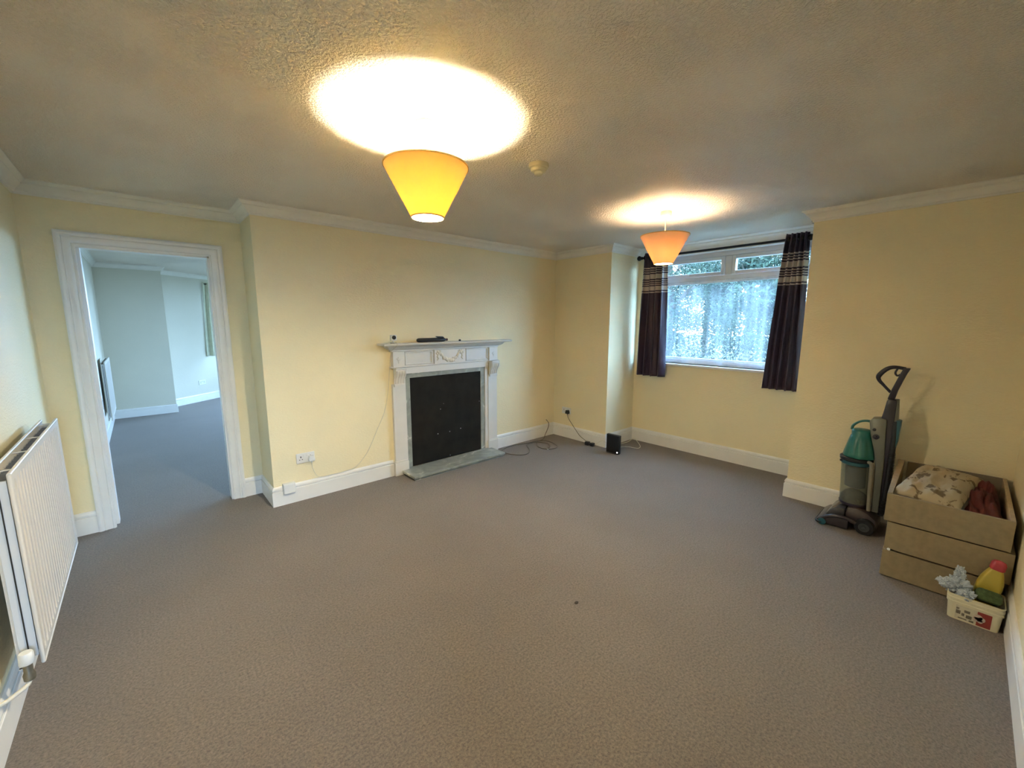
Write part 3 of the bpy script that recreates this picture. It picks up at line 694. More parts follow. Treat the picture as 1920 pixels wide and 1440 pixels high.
hs = thing('hand_tool', 'long black handheld gadget with a top trigger lying on the mantel', 'gadget', (2.19, YB-.085, ZS), 0)
bm = bmesh.new(); lathe(bm, [(.001, -.178), (.014, -.176), (.0195, -.168), (.021, -.15), (.021, .10), (.019, .128), (.014, .146), (.010, .152)], (0, 0, .0215), 20, axis='x'); obj('body', bm, M['black'], hs, smooth=45)
bm = bmesh.new(); prism(bm, [(.035, .052), (.043, .058), (.118, .054), (.135, .043), (.10, .036), (.06, .040), (.045, .048)], 'y', -.010, .010, bev=.003); obj('trigger', bm, M['black'], hs)
bm = bmesh.new(); lathe(bm, [(.010, .15), (.008, .158), (.013, .162), (.013, .172), (.006, .178)], (0, 0, .0215), 14, axis='x'); obj('nozzle', bm, mat('dark_red_plastic', (.06, .012, .012), .35, noise_amt=.1), hs, smooth=45)
bm = bmesh.new(); lathe(bm, [(.001, 0), (.011, .001), (.013, .008), (.010, .018), (.002, .020)], seg=18)
o = obj('cap', bm, M['black'], smooth=50); o.location = (2.52, YB-.085, ZS); tag(o, 'tiny black cap at the right end of the mantel shelf', 'cap')

# ------------------------------------------------------------------ sockets and cables
def socket(x, y, z, label, face='-y', double=True, plugx=None, grp=None):
    """plate built facing -y, turned to face -x when needed"""
    t = thing('wall_socket', label, 'socket', (x, y, z), 0 if face == '-y' else -PI/2, grp)
    w = .073 if double else .043
    obj('plate', B(-w, w, -.011, 0, -.043, .043, bev=.003), M['plastic'], t)
    for cx in ((-.038, .038) if double else (0,)):
        bm = bmesh.new()
        box(bm, cx-.0035, cx+.0035, -.0122, -.0105, .004, .018); box(bm, cx-.014, cx-.007, -.0122, -.0105, -.014, -.008); box(bm, cx+.007, cx+.014, -.0122, -.0105, -.014, -.008)
        obj('pin_holes', bm, M['black'], t)
        s = cx*.35 if double else .024
        obj('switch', B(s-.006, s+.006, -.0145, -.010, .012, .030, bev=.0015), M['plastic'], t)
    return t
socket(.953, YB, .368, 'double white wall socket low on the wall left of the fireplace', double=True)
pg = thing('white_plug', 'white plug in the socket left of the fireplace', 'plug', (.994, YB-.012, .360))
bm = bmesh.new(); prism(bm, [(-.024, -.024), (.024, -.024), (.026, -.005), (.018, .024), (-.018, .024), (-.026, -.005)], 'y', -.034, 0, bev=.004); obj('plug_body', bm, M['plastic'], pg)
obj('collar', tube(bmesh.new(), [(0, -.016, -.024), (0, -.016, -.040)], [.006, .004], 8, 1), M['plastic'], pg)
c = tube(bmesh.new(), [(.994, YB-.028, .322), (1.0, YB-.03, .26), (1.03, YB-.024, .19), (1.075, YB-.02, .17), (1.16, YB-.019, .169), (1.26, YB-.019, .170), (1.37, YB-.016, .185), (1.47, YB-.008, .27), (1.53, YB-.006, .36), (1.60, YB-.006, .50), (1.68, YB-.006, .66), (1.725, YB-.006, .85), (1.745, YB-.02, 1.06), (1.752, YB-.05, 1.23), (1.757, YB-.165, 1.298), (1.760, YB-.168, 1.322), (1.764, YB-.12, 1.324), (1.765, YB-.062, 1.335)], .0024, 6, 6)
tag(obj('camera_cable', c, M['cable_wall'], smooth=60), 'thin cream cable from white plug up the wall to the mantel camera', 'cable')
jb = thing('junction_box', 'square white junction box on the skirting left of the fireplace', 'junction box', (.806, YB, .145))
obj('box_body', B(-.046, .046, -.042, 0, -.048, .038, bev=.004), M['plastic'], jb)
obj('lid', B(-.042, .042, -.047, -.041, -.044, .030, bev=.002), M['plastic'], jb)
socket(XC, 3.478, .362, 'white wall socket on the short corner wall, black plug in its right half', face='-x')
bp_ = thing('black_plug', 'black plug in the corner wall socket', 'plug', (XC-.012, 3.440, .352), -PI/2)
bm = bmesh.new(); prism(bm, [(-.024, -.024), (.024, -.024), (.026, -.005), (.018, .024), (-.018, .024), (-.026, -.005)], 'y', -.036, 0, bev=.004); obj('plug_body', bm, M['black'], bp_)
obj('collar', tube(bmesh.new(), [(0, -.016, -.024), (0, -.016, -.042)], [.006, .004], 8, 1), M['black'], bp_)
c = tube(bmesh.new(), [(XC-.028, 3.440, .312), (XC-.03, 3.42, .27), (XC-.034, 3.35, .20), (XC-.03, 3.27, .115), (XC-.036, 3.21, .07), (XC-.05, 3.13, .045), (XC-.07, 3.055, .028)], .0035, 8, 6)
tag(obj('power_cable', c, M['cable_brown'], smooth=60), 'brown lead hanging from the black plug to the floor adaptor', 'cable')
ad = thing('power_adaptor', 'black two-part power adaptor on the carpet beside the skirting', 'adaptor', (4.03, 3.02, 0), -PI/2+.05)
obj('transformer', B(-.065, -.012, -.025, .025, .001, .046, bev=.006), M['black'], ad)
obj('coupler', B(-.012, .010, -.017, .017, .006, .036, bev=.004), mat('dark_brown_plastic', (.03, .02, .02), .35, noise_amt=.1), ad)
obj('adaptor_plug', B(.010, .058, -.024, .024, .001, .042, bev=.007), M['black'], ad)
c = tube(bmesh.new(), [(4.03, 2.955, .022), (4.05, 2.93, .045), (4.07, 2.88, .085), (4.05, 2.82, .10), (4.03, 2.765, .07), (4.03, 2.748, .055)], .0025, 6, 6)
tag(obj('router_lead', c, M['cable_white'], smooth=60), 'thin pale lead looping from the adaptor to the router', 'cable')
rt_ = thing('router', 'black upright internet router standing on the carpet by the window recess', 'router', (3.995, 2.655, 0), .03)
obj('case', B(-.022, .022, -.086, .086, .004, .225, bev=.006, seg=3), M['black'], rt_, smooth=40)
obj('foot', B(-.030, .030, -.075, .075, 0, .008, bev=.003), M['black'], rt_)
obj('front_bezel', B(-.0245, -.021, -.080, .080, .012, .218, bev=.002), mat('gloss_black_plastic', (.008, .008, .008), .12, noise_amt=.05), rt_)
bm = bmesh.new(); lathe(bm, [(.007, -.026), (.007, -.0235)], (0, -.066, .026), 16, axis='x'); l_ = obj('status_light', bm, mat('white_indicator_light', (.9, .9, .9), .3, emis=(1, 1, 1), es=1.2), rt_); l_['label'] = 'small white glowing logo light'
c = tube(bmesh.new(), [(4.018, 2.62, .06), (4.09, 2.62, .05), (4.25, 2.72, .008), (4.33, 2.66, .006), (4.34, 2.60, .006), (4.37, 2.55, .006), (4.46, 2.58, .008), (4.55, 2.68, .03), (4.60, 2.76, .04), (4.50, 2.78, .01), (4.36, 2.80, .006), (4.2, 2.78, .006), (4.09, 2.66, .02), (4.018, 2.60, .04)], .0035, 8, 6)
tag(obj('white_cable', c, M['cable_white'], smooth=60), 'white cable looped on the carpet behind the router', 'cable')
c = tube(bmesh.new(), [(3.905, 3.655, .240), (3.95, 3.65, .185), (3.945, 3.655, .12), (3.88, 3.64, .05), (3.80, 3.60, .008), (3.66, 3.56, .006), (3.53, 3.45, .006), (3.49, 3.33, .006), (3.55, 3.24, .006), (3.67, 3.24, .006), (3.74, 3.36, .009), (3.76, 3.50, .008), (3.66, 3.58, .010), (3.50, 3.60, .008), (3.34, 3.65, .006), (3.16, 3.63, .006), (3.055, 3.56, .006), (3.05, 3.44, .006), (3.12, 3.32, .006), (3.22, 3.30, .006), (3.34, 3.39, .006), (3.44, 3.54, .012), (3.60, 3.55, .012), (3.68, 3.42, .008), (3.60, 3.30, .010), (3.52, 3.28, .006)], .0042, 8, 6)
tag(obj('aerial_cable', c, M['cable_brown'], smooth=60), 'brown aerial cable coiled on the carpet, loose end up the corner', 'cable')
bm = tube(bmesh.new(), [(3.52, 3.275, .006), (3.515, 3.245, .006)], .006, 10, 1)
tag(obj('cable_connector', bm, M['steel'], smooth=50), 'small metal connector lying at the end of the aerial cable', 'connector')
socket(.80, 9.864+.0, .34, 'small double socket low on the bright wall of the next room', double=True)
so_ = bpy.data.objects['wall_socket.002']; q = Vector((.345, 9.48))+dn*.60; so_.location = (q.x, q.y, .36); so_.rotation_euler = (0, 0, ang)

# curtain of the next room
oc = thing('pale_curtain', 'pale cream gathered curtain in the next room beyond the doorway', 'curtain', (1.2, 9.98, 0))
bm = drape(-.215, .22, -.26, .24, 2.27, .855, 0, 5.5, .028, 1.0, nz=20, ny=110); bm.transform(Matrix.Rotation(-PI/2, 4, 'Z'))
o = obj('cloth', bm, mat('pale_cream_curtain_cloth', (.62, .62, .46), .8, noise_amt=.08, noise_scale=12), oc, smooth=60); o.modifiers.new('t', 'SOLIDIFY').thickness = .003
obj('rod', tube(bmesh.new(), [(-.20, .0, 2.24), (1.2, .0, 2.24)], .009, 8, 1), M['pole'], oc)
obj('bracket', tube(bmesh.new(), [(.6, 0, 2.24), (.6, .33, 2.24)], .007, 8, 1), M['pole'], oc)

# ------------------------------------------------------------------ vacuum cleaner
vc = thing('vacuum_cleaner', 'upright bagless vacuum cleaner, grey and teal, against the far wall', 'vacuum cleaner', (3.875, .458, 0))
vy = lambda y: y-.45
teal = mat('teal_plastic', (.012, .115, .095), .3, noise_amt=.08, noise_scale=8)
teal2 = mat('blue_teal_plastic', (.02, .09, .11), .3, noise_amt=.08, noise_scale=8)
vgrey = mat('metallic_grey_plastic', (.14, .14, .11), .35, .3, noise_amt=.05, noise_scale=8)
vdark = mat('dark_purple_plastic', (.022, .016, .026), .3, noise_amt=.15, noise_scale=8)
vhead = mat('dark_plum_grey_plastic', (.045, .034, .036), .28, noise_amt=.2, noise_scale=9)
lgrey = mat('light_grey_plastic', (.22, .20, .15), .3, noise_amt=.1, noise_scale=20)
# cleaner head
bm = bmesh.new(); prism(bm, [(vy(p[0]), p[1]) for p in ((.628, .012), (.632, .030), (.600, .062), (.560, .080), (.520, .088), (.470, .092), (.44, .085), (.44, .012))], 'x', -.150, .150, bev=.006)
hd = obj('cleaner_head', bm, vhead, vc, smooth=30)
bm = bmesh.new(); prism(bm, [(vy(p[0]), p[1]) for p in ((.585, .075), (.555, .128), (.53, .150), (.47, .155), (.47, .085))], 'x', -.125, .105, bev=.010); obj('brush_bar_cover', bm, mat('clear_smoke_plastic', (.06, .055, .055), .15, noise_amt=.2, noise_scale=10), hd, smooth=30)
obj('front_bumper', tube(bmesh.new(), [(-.150, vy(.57), .02), (-.148, vy(.628), .018), (0, vy(.636), .018), (.148, vy(.628), .018), (.150, vy(.57), .02)], .008, 8, 6), M['black'], hd, smooth=50)
bm = bmesh.new(); prism(bm, [(vy(p[0]), p[1]) for p in ((.47, .05), (.48, .110), (.46, .165), (.40, .175), (.34, .150), (.295, .115), (.285, .05), (.31, .03))], 'x', -.105, .105, bev=.014); obj('motor_housing', bm, vhead, vc, smooth=35)
bm = bmesh.new(); tube(bm, [(-.145, vy(.60), .045), (-.150, vy(.54), .085), (-.148, vy(.46), .095), (-.140, vy(.40), .075)], .013, 8, 5); obj('side_fairing', bm, lgrey if False else vhead, hd, smooth=50)
for s in (-1, 1):
    bm = bmesh.new(); c_ = (0, vy(.352), .058)
    lathe(bm, [(.030, s*.098), (.052, s*.100), (.058, s*.106), (.058, s*.132), (.053, s*.139), (.040, s*.139)], c_, 28, axis='x'); w = obj('rear_wheel', bm, M['black'], vc, smooth=35)
    bm = bmesh.new(); lathe(bm, [(.032, s*.139), (.030, s*.1425), (.012, s*.1425), (.010, s*.146), (.001, s*.147)], c_, 24, axis='x')
    obj('wheel_hub', bm, mat('dark_hub_grey', (.05, .055, .055), .35, noise_amt=.1), w, smooth=35)
    bm = bmesh.new(); lathe(bm, [(.022, s*.150), (.025, s*.153), (.025, s*.162), (.015, s*.164)], (0, vy(.592), .0255), 20, axis='x'); obj('front_wheel', bm, teal2, vc, smooth=35)
# bin: clear cylinder with a shroud inside
def tilt(bm, k=.045):
    for v in bm.verts: v.co.y -= 0; v.co.y += k*(v.co.z-.19)
    return bm
bx, by = 0, vy(.443)
bm = bmesh.new(); lathe(bm, [(.086, .185), (.086, .495), (.083, .495), (.083, .189)], (bx, by, 0), 40, closed=True)
bin_ = obj('dust_bin', tilt(bm), None, vc, smooth=50) if False else None
cm = bpy.data.materials.new('clear_bin_plastic'); cm.use_nodes = True; nt = cm.node_tree; nt.nodes.clear()
o_ = nt.nodes.new('ShaderNodeOutputMaterial'); t_ = nt.nodes.new('ShaderNodeBsdfTransparent'); g_ = nt.nodes.new('ShaderNodeBsdfPrincipled'); mx_ = nt.nodes.new('ShaderNodeMixShader')
t_.inputs[0].default_value = (.88, .90, .88, 1); g_.inputs['Base Color'].default_value = (.30, .30, .25, 1); g_.inputs['Roughness'].default_value = .15; mx_.inputs[0].default_value = .22
nt.links.new(t_.outputs[0], mx_.inputs[1]); nt.links.new(g_.outputs[0], mx_.inputs[2]); nt.links.new(mx_.outputs[0], o_.inputs[0])
bin_ = obj('dust_bin', tilt(bm), cm, vc, smooth=50); bin_['label'] = 'clear cylindrical dust bin'
bm = bmesh.new(); lathe(bm, [(.045, .30), (.062, .31), (.062, .455), (.055, .462), (.055, .492), (.02, .495)], (bx, by, 0), 32); obj('shroud', tilt(bm), mat('blue_grey_mesh_plastic', (.055, .075, .085), .45, noise_amt=.2, noise_scale=80), bin_, smooth=40)
bm = bmesh.new(); lathe(bm, [(.001, .19), (.081, .19), (.081, .225), (.060, .262), (.035, .275), (.001, .277)], (bx, by, 0), 28, fl=lambda k_, t: .05*math.sin(5*t+k_)); obj('dust', tilt(bm), mat('grey_dust', (.07, .06, .04), .95, noise_amt=.4, noise_scale=50), bin_, smooth=60)
bm = bmesh.new(); lathe(bm, [(.06, .165), (.084, .170), (.089, .180), (.089, .192), (.05, .193)], (bx, by, 0), 32); obj('bin_base', tilt(bm), vdark, bin_, smooth=40)
bm = bmesh.new(); lathe(bm, [(.088, .480), (.092, .484), (.092, .505), (.088, .508), (.080, .508), (.080, .480)], (bx, by, 0), 40, closed=True); obj('bin_collar', tilt(bm), teal2, bin_, smooth=40)
bm = bmesh.new(); lathe(bm, [(.092, .506), (.098, .512), (.098, .532), (.090, .538), (.07, .538)], (bx, by, 0), 40); obj('seal_ring', tilt(bm), M['black'], bin_, smooth=40)
bm = bmesh.new()
lathe(bm, [(.060, .536), (.093, .538), (.096, .546), (.092, .565), (.082, .61), (.070, .66), (.061, .695), (.057, .700), (.058, .725), (.055, .738), (.045, .745), (.001, .746)], (bx, by-.006, 0), 72, fl=lambda k_, t: (.075*(abs(math.cos(4.5*t))-.5) if 1 < k_ < 6 else 0))
cy = obj('cyclone_cap', tilt(bm, .02), teal, vc, smooth=60); cy['label'] = 'ribbed teal cyclone top'
bm = tube(bmesh.new(), [(0, vy(.505), .735), (0, vy(.500), .765), (0, vy(.465), .800), (0, vy(.42), .812), (0, vy(.375), .800)], [.010, .009, .008, .009, .010], 10, 6); obj('carry_handle', bm, teal, vc, smooth=60)
# spine and grey control body
bm = bmesh.new(); prism(bm, [(vy(p[0]), p[1]) for p in ((.408, .820), (.395, .842), (.345, .850), (.318, .845), (.300, .50), (.296, .16), (.335, .16), (.348, .50), (.36, .60), (.392, .72))], 'x', -.052, .052, bev=.006); bd2 = obj('body', bm, vgrey, vc, smooth=30)
bm = bmesh.new(); lathe(bm, [(.011, -.052), (.010, -.058), (.001, -.059)], (0, vy(.376), .765), 16, axis='x'); obj('power_button', bm, M['black'], bd2, smooth=40)
bm = bmesh.new(); lathe(bm, [(.019, -.052), (.018, -.060), (.012, -.061)], (0, vy(.362), .715), 20, axis='x'); ball(bm, (-.06, vy(.362), .715), .009, 10, (.5, 1, 1)); obj('release_catch', bm, vdark, bd2, smooth=40)
bm = bmesh.new(); prism(bm, [(vy(p[0]), p[1]) for p in ((.352, .84), (.342, .90), (.332, .985), (.300, .992), (.280, .988), (.280, .60), (.285, .15), (.300, .15), (.318, .60))], 'x', -.038, .038, bev=.008); obj('spine', bm, vdark, vc, smooth=30)
bm = bmesh.new(); prism(bm, [(vy(p[0]), p[1]) for p in ((.298, .60), (.298, .99), (.272, .99), (.262, .84), (.270, .60))], 'x', -.030, .040, bev=.005); obj('wand_rest', bm, vgrey, vc, smooth=30)
bm = bmesh.new(); prism(bm, [(vy(p[0]), p[1]) for p in ((.272, .850), (.244, .845), (.248, .70), (.262, .60), (.284, .605))], 'x', -.035, .045, bev=.006); obj('tool_caddy', bm, teal2, vc, smooth=30)
bm = tube(bmesh.new(), [(-.02, vy(.275), .84), (-.025, vy(.270), .60), (-.03, vy(.272), .36), (-.02, vy(.285), .14)], .018, 12, 8)
for v in bm.verts: pass
obj('hose', bm, M['black'], vc, smooth=60)
bm = bmesh.new()
for j in range(40):
    z_ = .16+j*.0115; lathe(bm, [(.0175, -.0022), (.0205, 0), (.0175, .0022)], (-.027, vy(.272)+.006*math.cos(j*.1), z_), 12)
obj('hose_rib', bm, M['black'], bpy.data.objects['hose'], smooth=60)
bm = tube(bmesh.new(), [(-.055, vy(.395), .522), (-.062, vy(.372), .520), (-.064, vy(.362), .495), (-.064, vy(.358), .40), (-.064, vy(.352), .26), (-.060, vy(.348), .165)], .0125, 12, 6); obj('air_pipe', bm, lgrey, vc, smooth=60)
# handle
bm = bmesh.new(); prism(bm, [(vy(p[0]), p[1]) for p in ((.334, .985), (.318, 1.06), (.285, 1.175), (.272, 1.212), (.236, 1.212), (.252, 1.17), (.285, 1.05), (.296, .985))], 'x', -.016, .016, bev=.007); h_ = obj('handle', bm, vdark, vc, smooth=35)
bm = tube(bmesh.new(), [(0, vy(.262), 1.206), (0, vy(.32), 1.213), (0, vy(.360), 1.196), (0, vy(.394), 1.150), (0, vy(.392), 1.118), (0, vy(.36), 1.078), (0, vy(.322), 1.035)], [.011, .012, .015, .016, .012, .009, .009], 10, 6); obj('grip_loop', bm, vdark, h_, smooth=60)
bm = tube(bmesh.new(), [(0, vy(.300), 1.21), (0, vy(.312), 1.175), (0, vy(.300), 1.155), (0, vy(.286), 1.165)], .006, 8, 5); obj('cable_hook', bm, vdark, h_, smooth=60)
for s in (1,):
    bm = tube(bmesh.new(), [(-.05, vy(.53), .50), (-.055, vy(.545), .50)], .008, 8, 1); obj('bin_catch', bm, vdark, bin_)

# ------------------------------------------------------------------ stacked drawers
tan = wood_mat('tan_chipboard_veneer', (.215, .162, .088), (.255, .195, .108), .55, (1, 10, 10))
tan_edge = wood_mat('pale_board_edge', (.33, .24, .14), (.40, .30, .18), .6, (14, 14, 1))
inner = mat('grey_brown_board_inside', (.20, .16, .11), .7, noise_amt=.08, noise_scale=10)
def drawer(label, x0, x1, y0, y1, z0, z1, skew=0.):
    t = thing('drawer', label, 'drawer', (x0, (y0+y1)/2, z0)); hh = z1-z0; w = (y1-y0)/2; d = x1-x0
    obj('front_board', B(0, .018, -w, w, .004, hh, bev=.0015), tan, t)
    bm = bmesh.new(); prism(bm, [(.018, w-.022), (d, w-.022+skew*.5), (d, w+skew), (.018, w)], 'z', 0, hh+.004, bev=.001); obj('side_board', bm, tan_edge, t)
    obj('side_board', B(.018, d, -w, -w+.018, 0, hh, bev=.0015), tan_edge, t)
    obj('back_board', B(d-.016, d, -w+.018, w-.022, .006, hh, bev=.001), inner, t)
    obj('base_panel', B(.018, d-.016, -w+.018, w-.022, .012, .018), inner, t)
    return t
drawer('tan wooden drawer at the bottom of the stack, on the carpet', 3.205, 4.075, -.265, .212, .004, .170)
d_mid = drawer('tan wooden drawer in the middle of the stack of three', 3.205, 4.075, -.280, .208, .176, .346)
d_top = drawer('tan wooden drawer on top of the stack, open and full of cushions', 3.195, 4.075, -.262, .225, .352, .520, .03)
bm = bmesh.new(); lathe(bm, [(.008, -.004), (.007, .001)], (0, .222, .003), 14, axis='x'); sn = obj('dowel_pin', bm, M['plastic'], d_mid, smooth=40); sn['label'] = 'round white fixing pin'

def pillow(hx, hy, th, bulge=.0, seed=0, wr=.006):
    bm = bmesh.new(); n = 36; top = []; bot = []
    for j in range(n+1):
        rt__, rb__ = [], []
        for i in range(n+1):
            u_, v_ = -1+2*i/n, -1+2*j/n
            e = max(0, (1-u_**4))**.5*max(0, (1-v_**4))**.5
            pin = 1-.07*(1-abs(u_))*0-.05*(1-v_*v_)*abs(u_)**3
            x_, y_ = u_*hx*(1-.06*(1-v_*v_)*u_*u_), v_*hy*(1-.06*(1-u_*u_)*v_*v_)
            wv = wr*noise.noise(Vector((u_*3+seed, v_*3, seed)))+wr*.5*noise.noise(Vector((u_*9, v_*9, seed+3)))
            rt__.append(bm.verts.new((x_, y_, th*e+wv*(.3+e)))); rb__.append(bm.verts.new((x_, y_, -th*.7*e+wv*.3)))
        top.append(rt__); bot.append(rb__)
    for j in range(n):
        for i in range(n):
            bm.faces.new((top[j][i], top[j][i+1], top[j+1][i+1], top[j+1][i])); bm.faces.new((bot[j][i], bot[j+1][i], bot[j+1][i+1], bot[j][i+1]))
    bmesh.ops.remove_doubles(bm, verts=bm.verts, dist=1e-4)
    return bm
def print_mat():
    """cream cloth printed with brown sprigs and lettering-like dashes"""
    m, nt, p = new_mat('cream_cloth_with_brown_print'); N = nt.nodes; L = nt.links; p.inputs['Roughness'].default_value = .85
    tc = N.new('ShaderNodeTexCoord'); mp = N.new('ShaderNodeMapping'); mp.inputs['Scale'].default_value = (8, 12, 8)
    n = N.new('ShaderNodeTexNoise'); n.inputs['Scale'].default_value = 1.5; n.inputs['Detail'].default_value = 5; n.inputs['Roughness'].default_value = .6; n.inputs['Distortion'].default_value = .6
    r = N.new('ShaderNodeValToRGB'); e = r.color_ramp.elements; e[0].position = .555; e[0].color = (.40, .32, .20, 1); e[1].position = .60; e[1].color = (.15, .10, .045, 1)
    L.new(tc.outputs['Object'], mp.inputs[0]); L.new(mp.outputs[0], n.inputs[0]); L.new(n.outputs[0], r.inputs[0]); L.new(r.outputs[0], p.inputs['Base Color'])
    return m
pw = thing('cushion', 'cream cushion with brown print and black edge in the top drawer', 'cushion', (3.57, .030, .510))
bm = pillow(.31, .150, .066, seed=2, wr=.014); bm.transform(Matrix.Rotation(math.radians(-5), 4, 'Y') @ Matrix.Rotation(math.radians(-9), 4, 'Z')); obj('cover', bm, print_mat(), pw, smooth=80)
bm = bmesh.new(); R_ = Matrix.Rotation(math.radians(-5), 4, 'Y') @ Matrix.Rotation(math.radians(-9), 4, 'Z')
pts = [R_ @ Vector(p) for p in ((-.305, .140, .0), (-.300, .06, .008), (-.297, -.04, -.004), (-.303, -.135, .0), (-.2, -.146, .004), (0, -.143, 0), (.2, -.146, 0))]
tube(bm, pts, .008, 8, 6); pe = obj('black_edging', bm, M['black'], pw, smooth=60)
rd = mat('dark_red_cloth', (.085, .012, .010), .85, noise_amt=.25, noise_scale=14)
bm = bmesh.new(); n = 40; G_ = []
for j in range(n+1):
    row = []
    for i in range(n+1):
        u_, v_ = -1+2*i/n, -1+2*j/n; e = (max(0, 1-abs(u_)**3)*max(0, 1-abs(v_)**3))**.6
        z_ = e*(.135+.055*noise.noise(Vector((u_*2.2, v_*1.6, 5)))+.030*noise.noise(Vector((u_*6, v_*5, 9))))
        row.append(bm.verts.new((u_*.36+.01*noise.noise(Vector((v_*4, u_*3, 1))), v_*.085, z_)))
    G_.append(row)
for j in range(n):
    for i in range(n): bm.faces.new((G_[j][i], G_[j][i+1], G_[j+1][i+1], G_[j+1][i]))
o = obj('red_cloth', bm, rd, smooth=80); o.location = (3.64, -.150, .400); tag(o, 'dark red folded cloth beside the cream cushion in the top drawer', 'cloth')
o.modifiers.new('thickness', 'SOLIDIFY').thickness = .006

# ------------------------------------------------------------------ tub of cleaning things
tb = thing('plastic_tub', 'cream plastic food tub used for cleaning things, on the carpet', 'tub', (3.078, -.168, 0))
tubm = mat('cream_tub_plastic', (.62, .57, .40), .35, noise_amt=.03, noise_scale=6)
def rrect(hx, hy, r, n=6):
    pts = []
    for (cx, cy, a_) in ((hx-r, hy-r, 0), (-hx+r, hy-r, PI/2), (-hx+r, -hy+r, PI), (hx-r, -hy+r, 3*PI/2)):
        for k_ in range(n+1): t = a_+PI/2*k_/n; pts.append((cx+r*math.cos(t), cy+r*math.sin(t)))
    return pts
def loft(levels, m, name, parent, cap=True, smooth=35):
    bm = bmesh.new(); R_ = []
    for (hx, hy, r, z) in levels: R_.append([bm.verts.new((p[0], p[1], z)) for p in rrect(hx, hy, r)])
    for A_, B_ in zip(R_, R_[1:]):
        for k_ in range(len(A_)): bm.faces.new((A_[k_], A_[(k_+1) % len(A_)], B_[(k_+1) % len(B_)], B_[k_]))
    if cap: bm.faces.new(R_[0][::-1]); bm.faces.new(R_[-1])
    return obj(name, bm, m, parent, smooth=smooth)
lv = [(.084, .086, .02, .002), (.086, .088, .02, .0), (.091, .094, .022, .088), (.095, .098, .022, .090), (.095, .098, .022, .098), (.093, .096, .022, .100), (.093, .096, .022, .107), (.096, .099, .022, .109), (.096, .099, .022, .117), (.094, .097, .022, .119), (.094, .097, .022, .128), (.096, .0995, .022, .130), (.096, .0995, .022, .135), (.092, .0955, .020, .135), (.088, .091, .02, .09), (.083, .084, .018, .006)]
lv = [(a_*.92, b_, c_*.95, d_) for (a_, b_, c_, d_) in lv]
loft(lv, tubm, 'tub_wall', tb)
# printed label: grey squares and a red patch with pale flower
xf = -.0895
def lab(bm, y0, y1, z0, z1, off=0.): # follows the slightly leaning front
    q = lambda z: -.0796-(z/.088)*.0046-.0006-off
    vs = [bm.verts.new((q(z), y, z)) for (y, z) in ((y0, z0), (y1, z0), (y1, z1), (y0, z1))]
    bm.faces.new(vs)
    ex = bmesh.ops.extrude_face_region(bm, geom=[f for f in bm.faces if all(v in vs for v in f.verts)])
    for v in ex['geom']:
        if isinstance(v, bmesh.types.BMVert): v.co.x += .0008
bm = bmesh.new(); lab(bm, -.010, .062, .008, .084); lb = obj('label', bm, mat('pale_label_paper', (.50, .47, .36), .5, noise_amt=.1, noise_scale=40), tb)
bm = bmesh.new()
for (a_, b_, c_, d_) in ((.044, .060, .036, .056), (.012, .032, .052, .066), (.004, .024, .024, .042), (.030, .040, .030, .046), (.050, .060, .060, .070), (-.004, .012, .010, .020), (.020, .050, .012, .018)): lab(bm, a_, b_, c_, d_, .0004)
obj('grey_print', bm, mat('grey_label_ink', (.13, .11, .08), .5, noise_amt=.4, noise_scale=120), lb)
bm = bmesh.new(); lab(bm, -.060, -.012, .006, .082, .0002); obj('red_print', bm, mat('red_label_ink', (.26, .035, .03), .45, noise_amt=.1, noise_scale=40), lb)
bm = bmesh.new()
for (y_, z_, r_) in ((-.016, .052, .015), (-.028, .045, .013), (-.010, .040, .012), (-.024, .034, .010)):
    lathe(bm, [(r_, -.0858), (r_, -.0835)], (0, y_, z_), 14, axis='x')
obj('pale_flower_print', bm, mat('pale_label_ink', (.50, .40, .34), .5, noise_amt=.2, noise_scale=90), lb)
# rag
def crumple(name, c_, s, m, label, cat, seed, pts):
    bm = bmesh.new()
    rnd_ = random.Random(seed)
    q = bmesh.ops.create_icosphere(bm, subdivisions=5, radius=1)
    for v in q['verts']:
        d = v.co.normalized(); n1 = noise.noise(d*1.7+Vector((seed, 0, 0))); n2 = abs(noise.noise(d*4.2+Vector((0, seed, 0)))); n3 = abs(noise.noise(d*9+Vector((0, 0, seed))))
        r_ = .72+.55*n1+.75*n2+.30*n3
        v.co = Vector((d.x*s[0]*r_, d.y*s[1]*r_, d.z*s[2]*r_))
    o = obj(name, bm, m, smooth=75); o.location = c_; tag(o, label, cat); return o
ragm = mat('pale_blue_rag', (.38, .42, .46), .9, noise_amt=.15, noise_scale=30, bump=.001, bump_scale=120)
rg = thing('cleaning_rag', 'crumpled pale blue cleaning rag draped over the tub corner', 'rag', (3.06, -.10, .135))
def rag_part(c_, s, seed, name):
    bm = bmesh.new(); q = bmesh.ops.create_icosphere(bm, subdivisions=5, radius=1)
    for v in q['verts']:
        d = v.co.normalized(); n1 = noise.noise(d*1.7+Vector((seed, 0, 0))); n2 = abs(noise.noise(d*4.2+Vector((0, seed, 0)))); n3 = abs(noise.noise(d*9+Vector((0, 0, seed))))
        r_ = .75+.40*n1+.55*n2+.12*n3
        v.co = Vector((c_[0]+d.x*s[0]*r_, c_[1]+d.y*s[1]*r_, c_[2]+d.z*s[2]*r_))
    return obj(name, bm, ragm, rg, smooth=75)
rag_part((0, -.005, .015), (.05, .050, .045), 3, 'rag_fold'); rag_part((-.01, .040, .020), (.032, .036, .022), 8, 'rag_end'); rag_part((.02, -.002, .070), (.022, .022, .045), 12, 'rag_tuft'); rag_part((-.045, -.035, .008), (.035, .035, .026), 21, 'rag_fold')
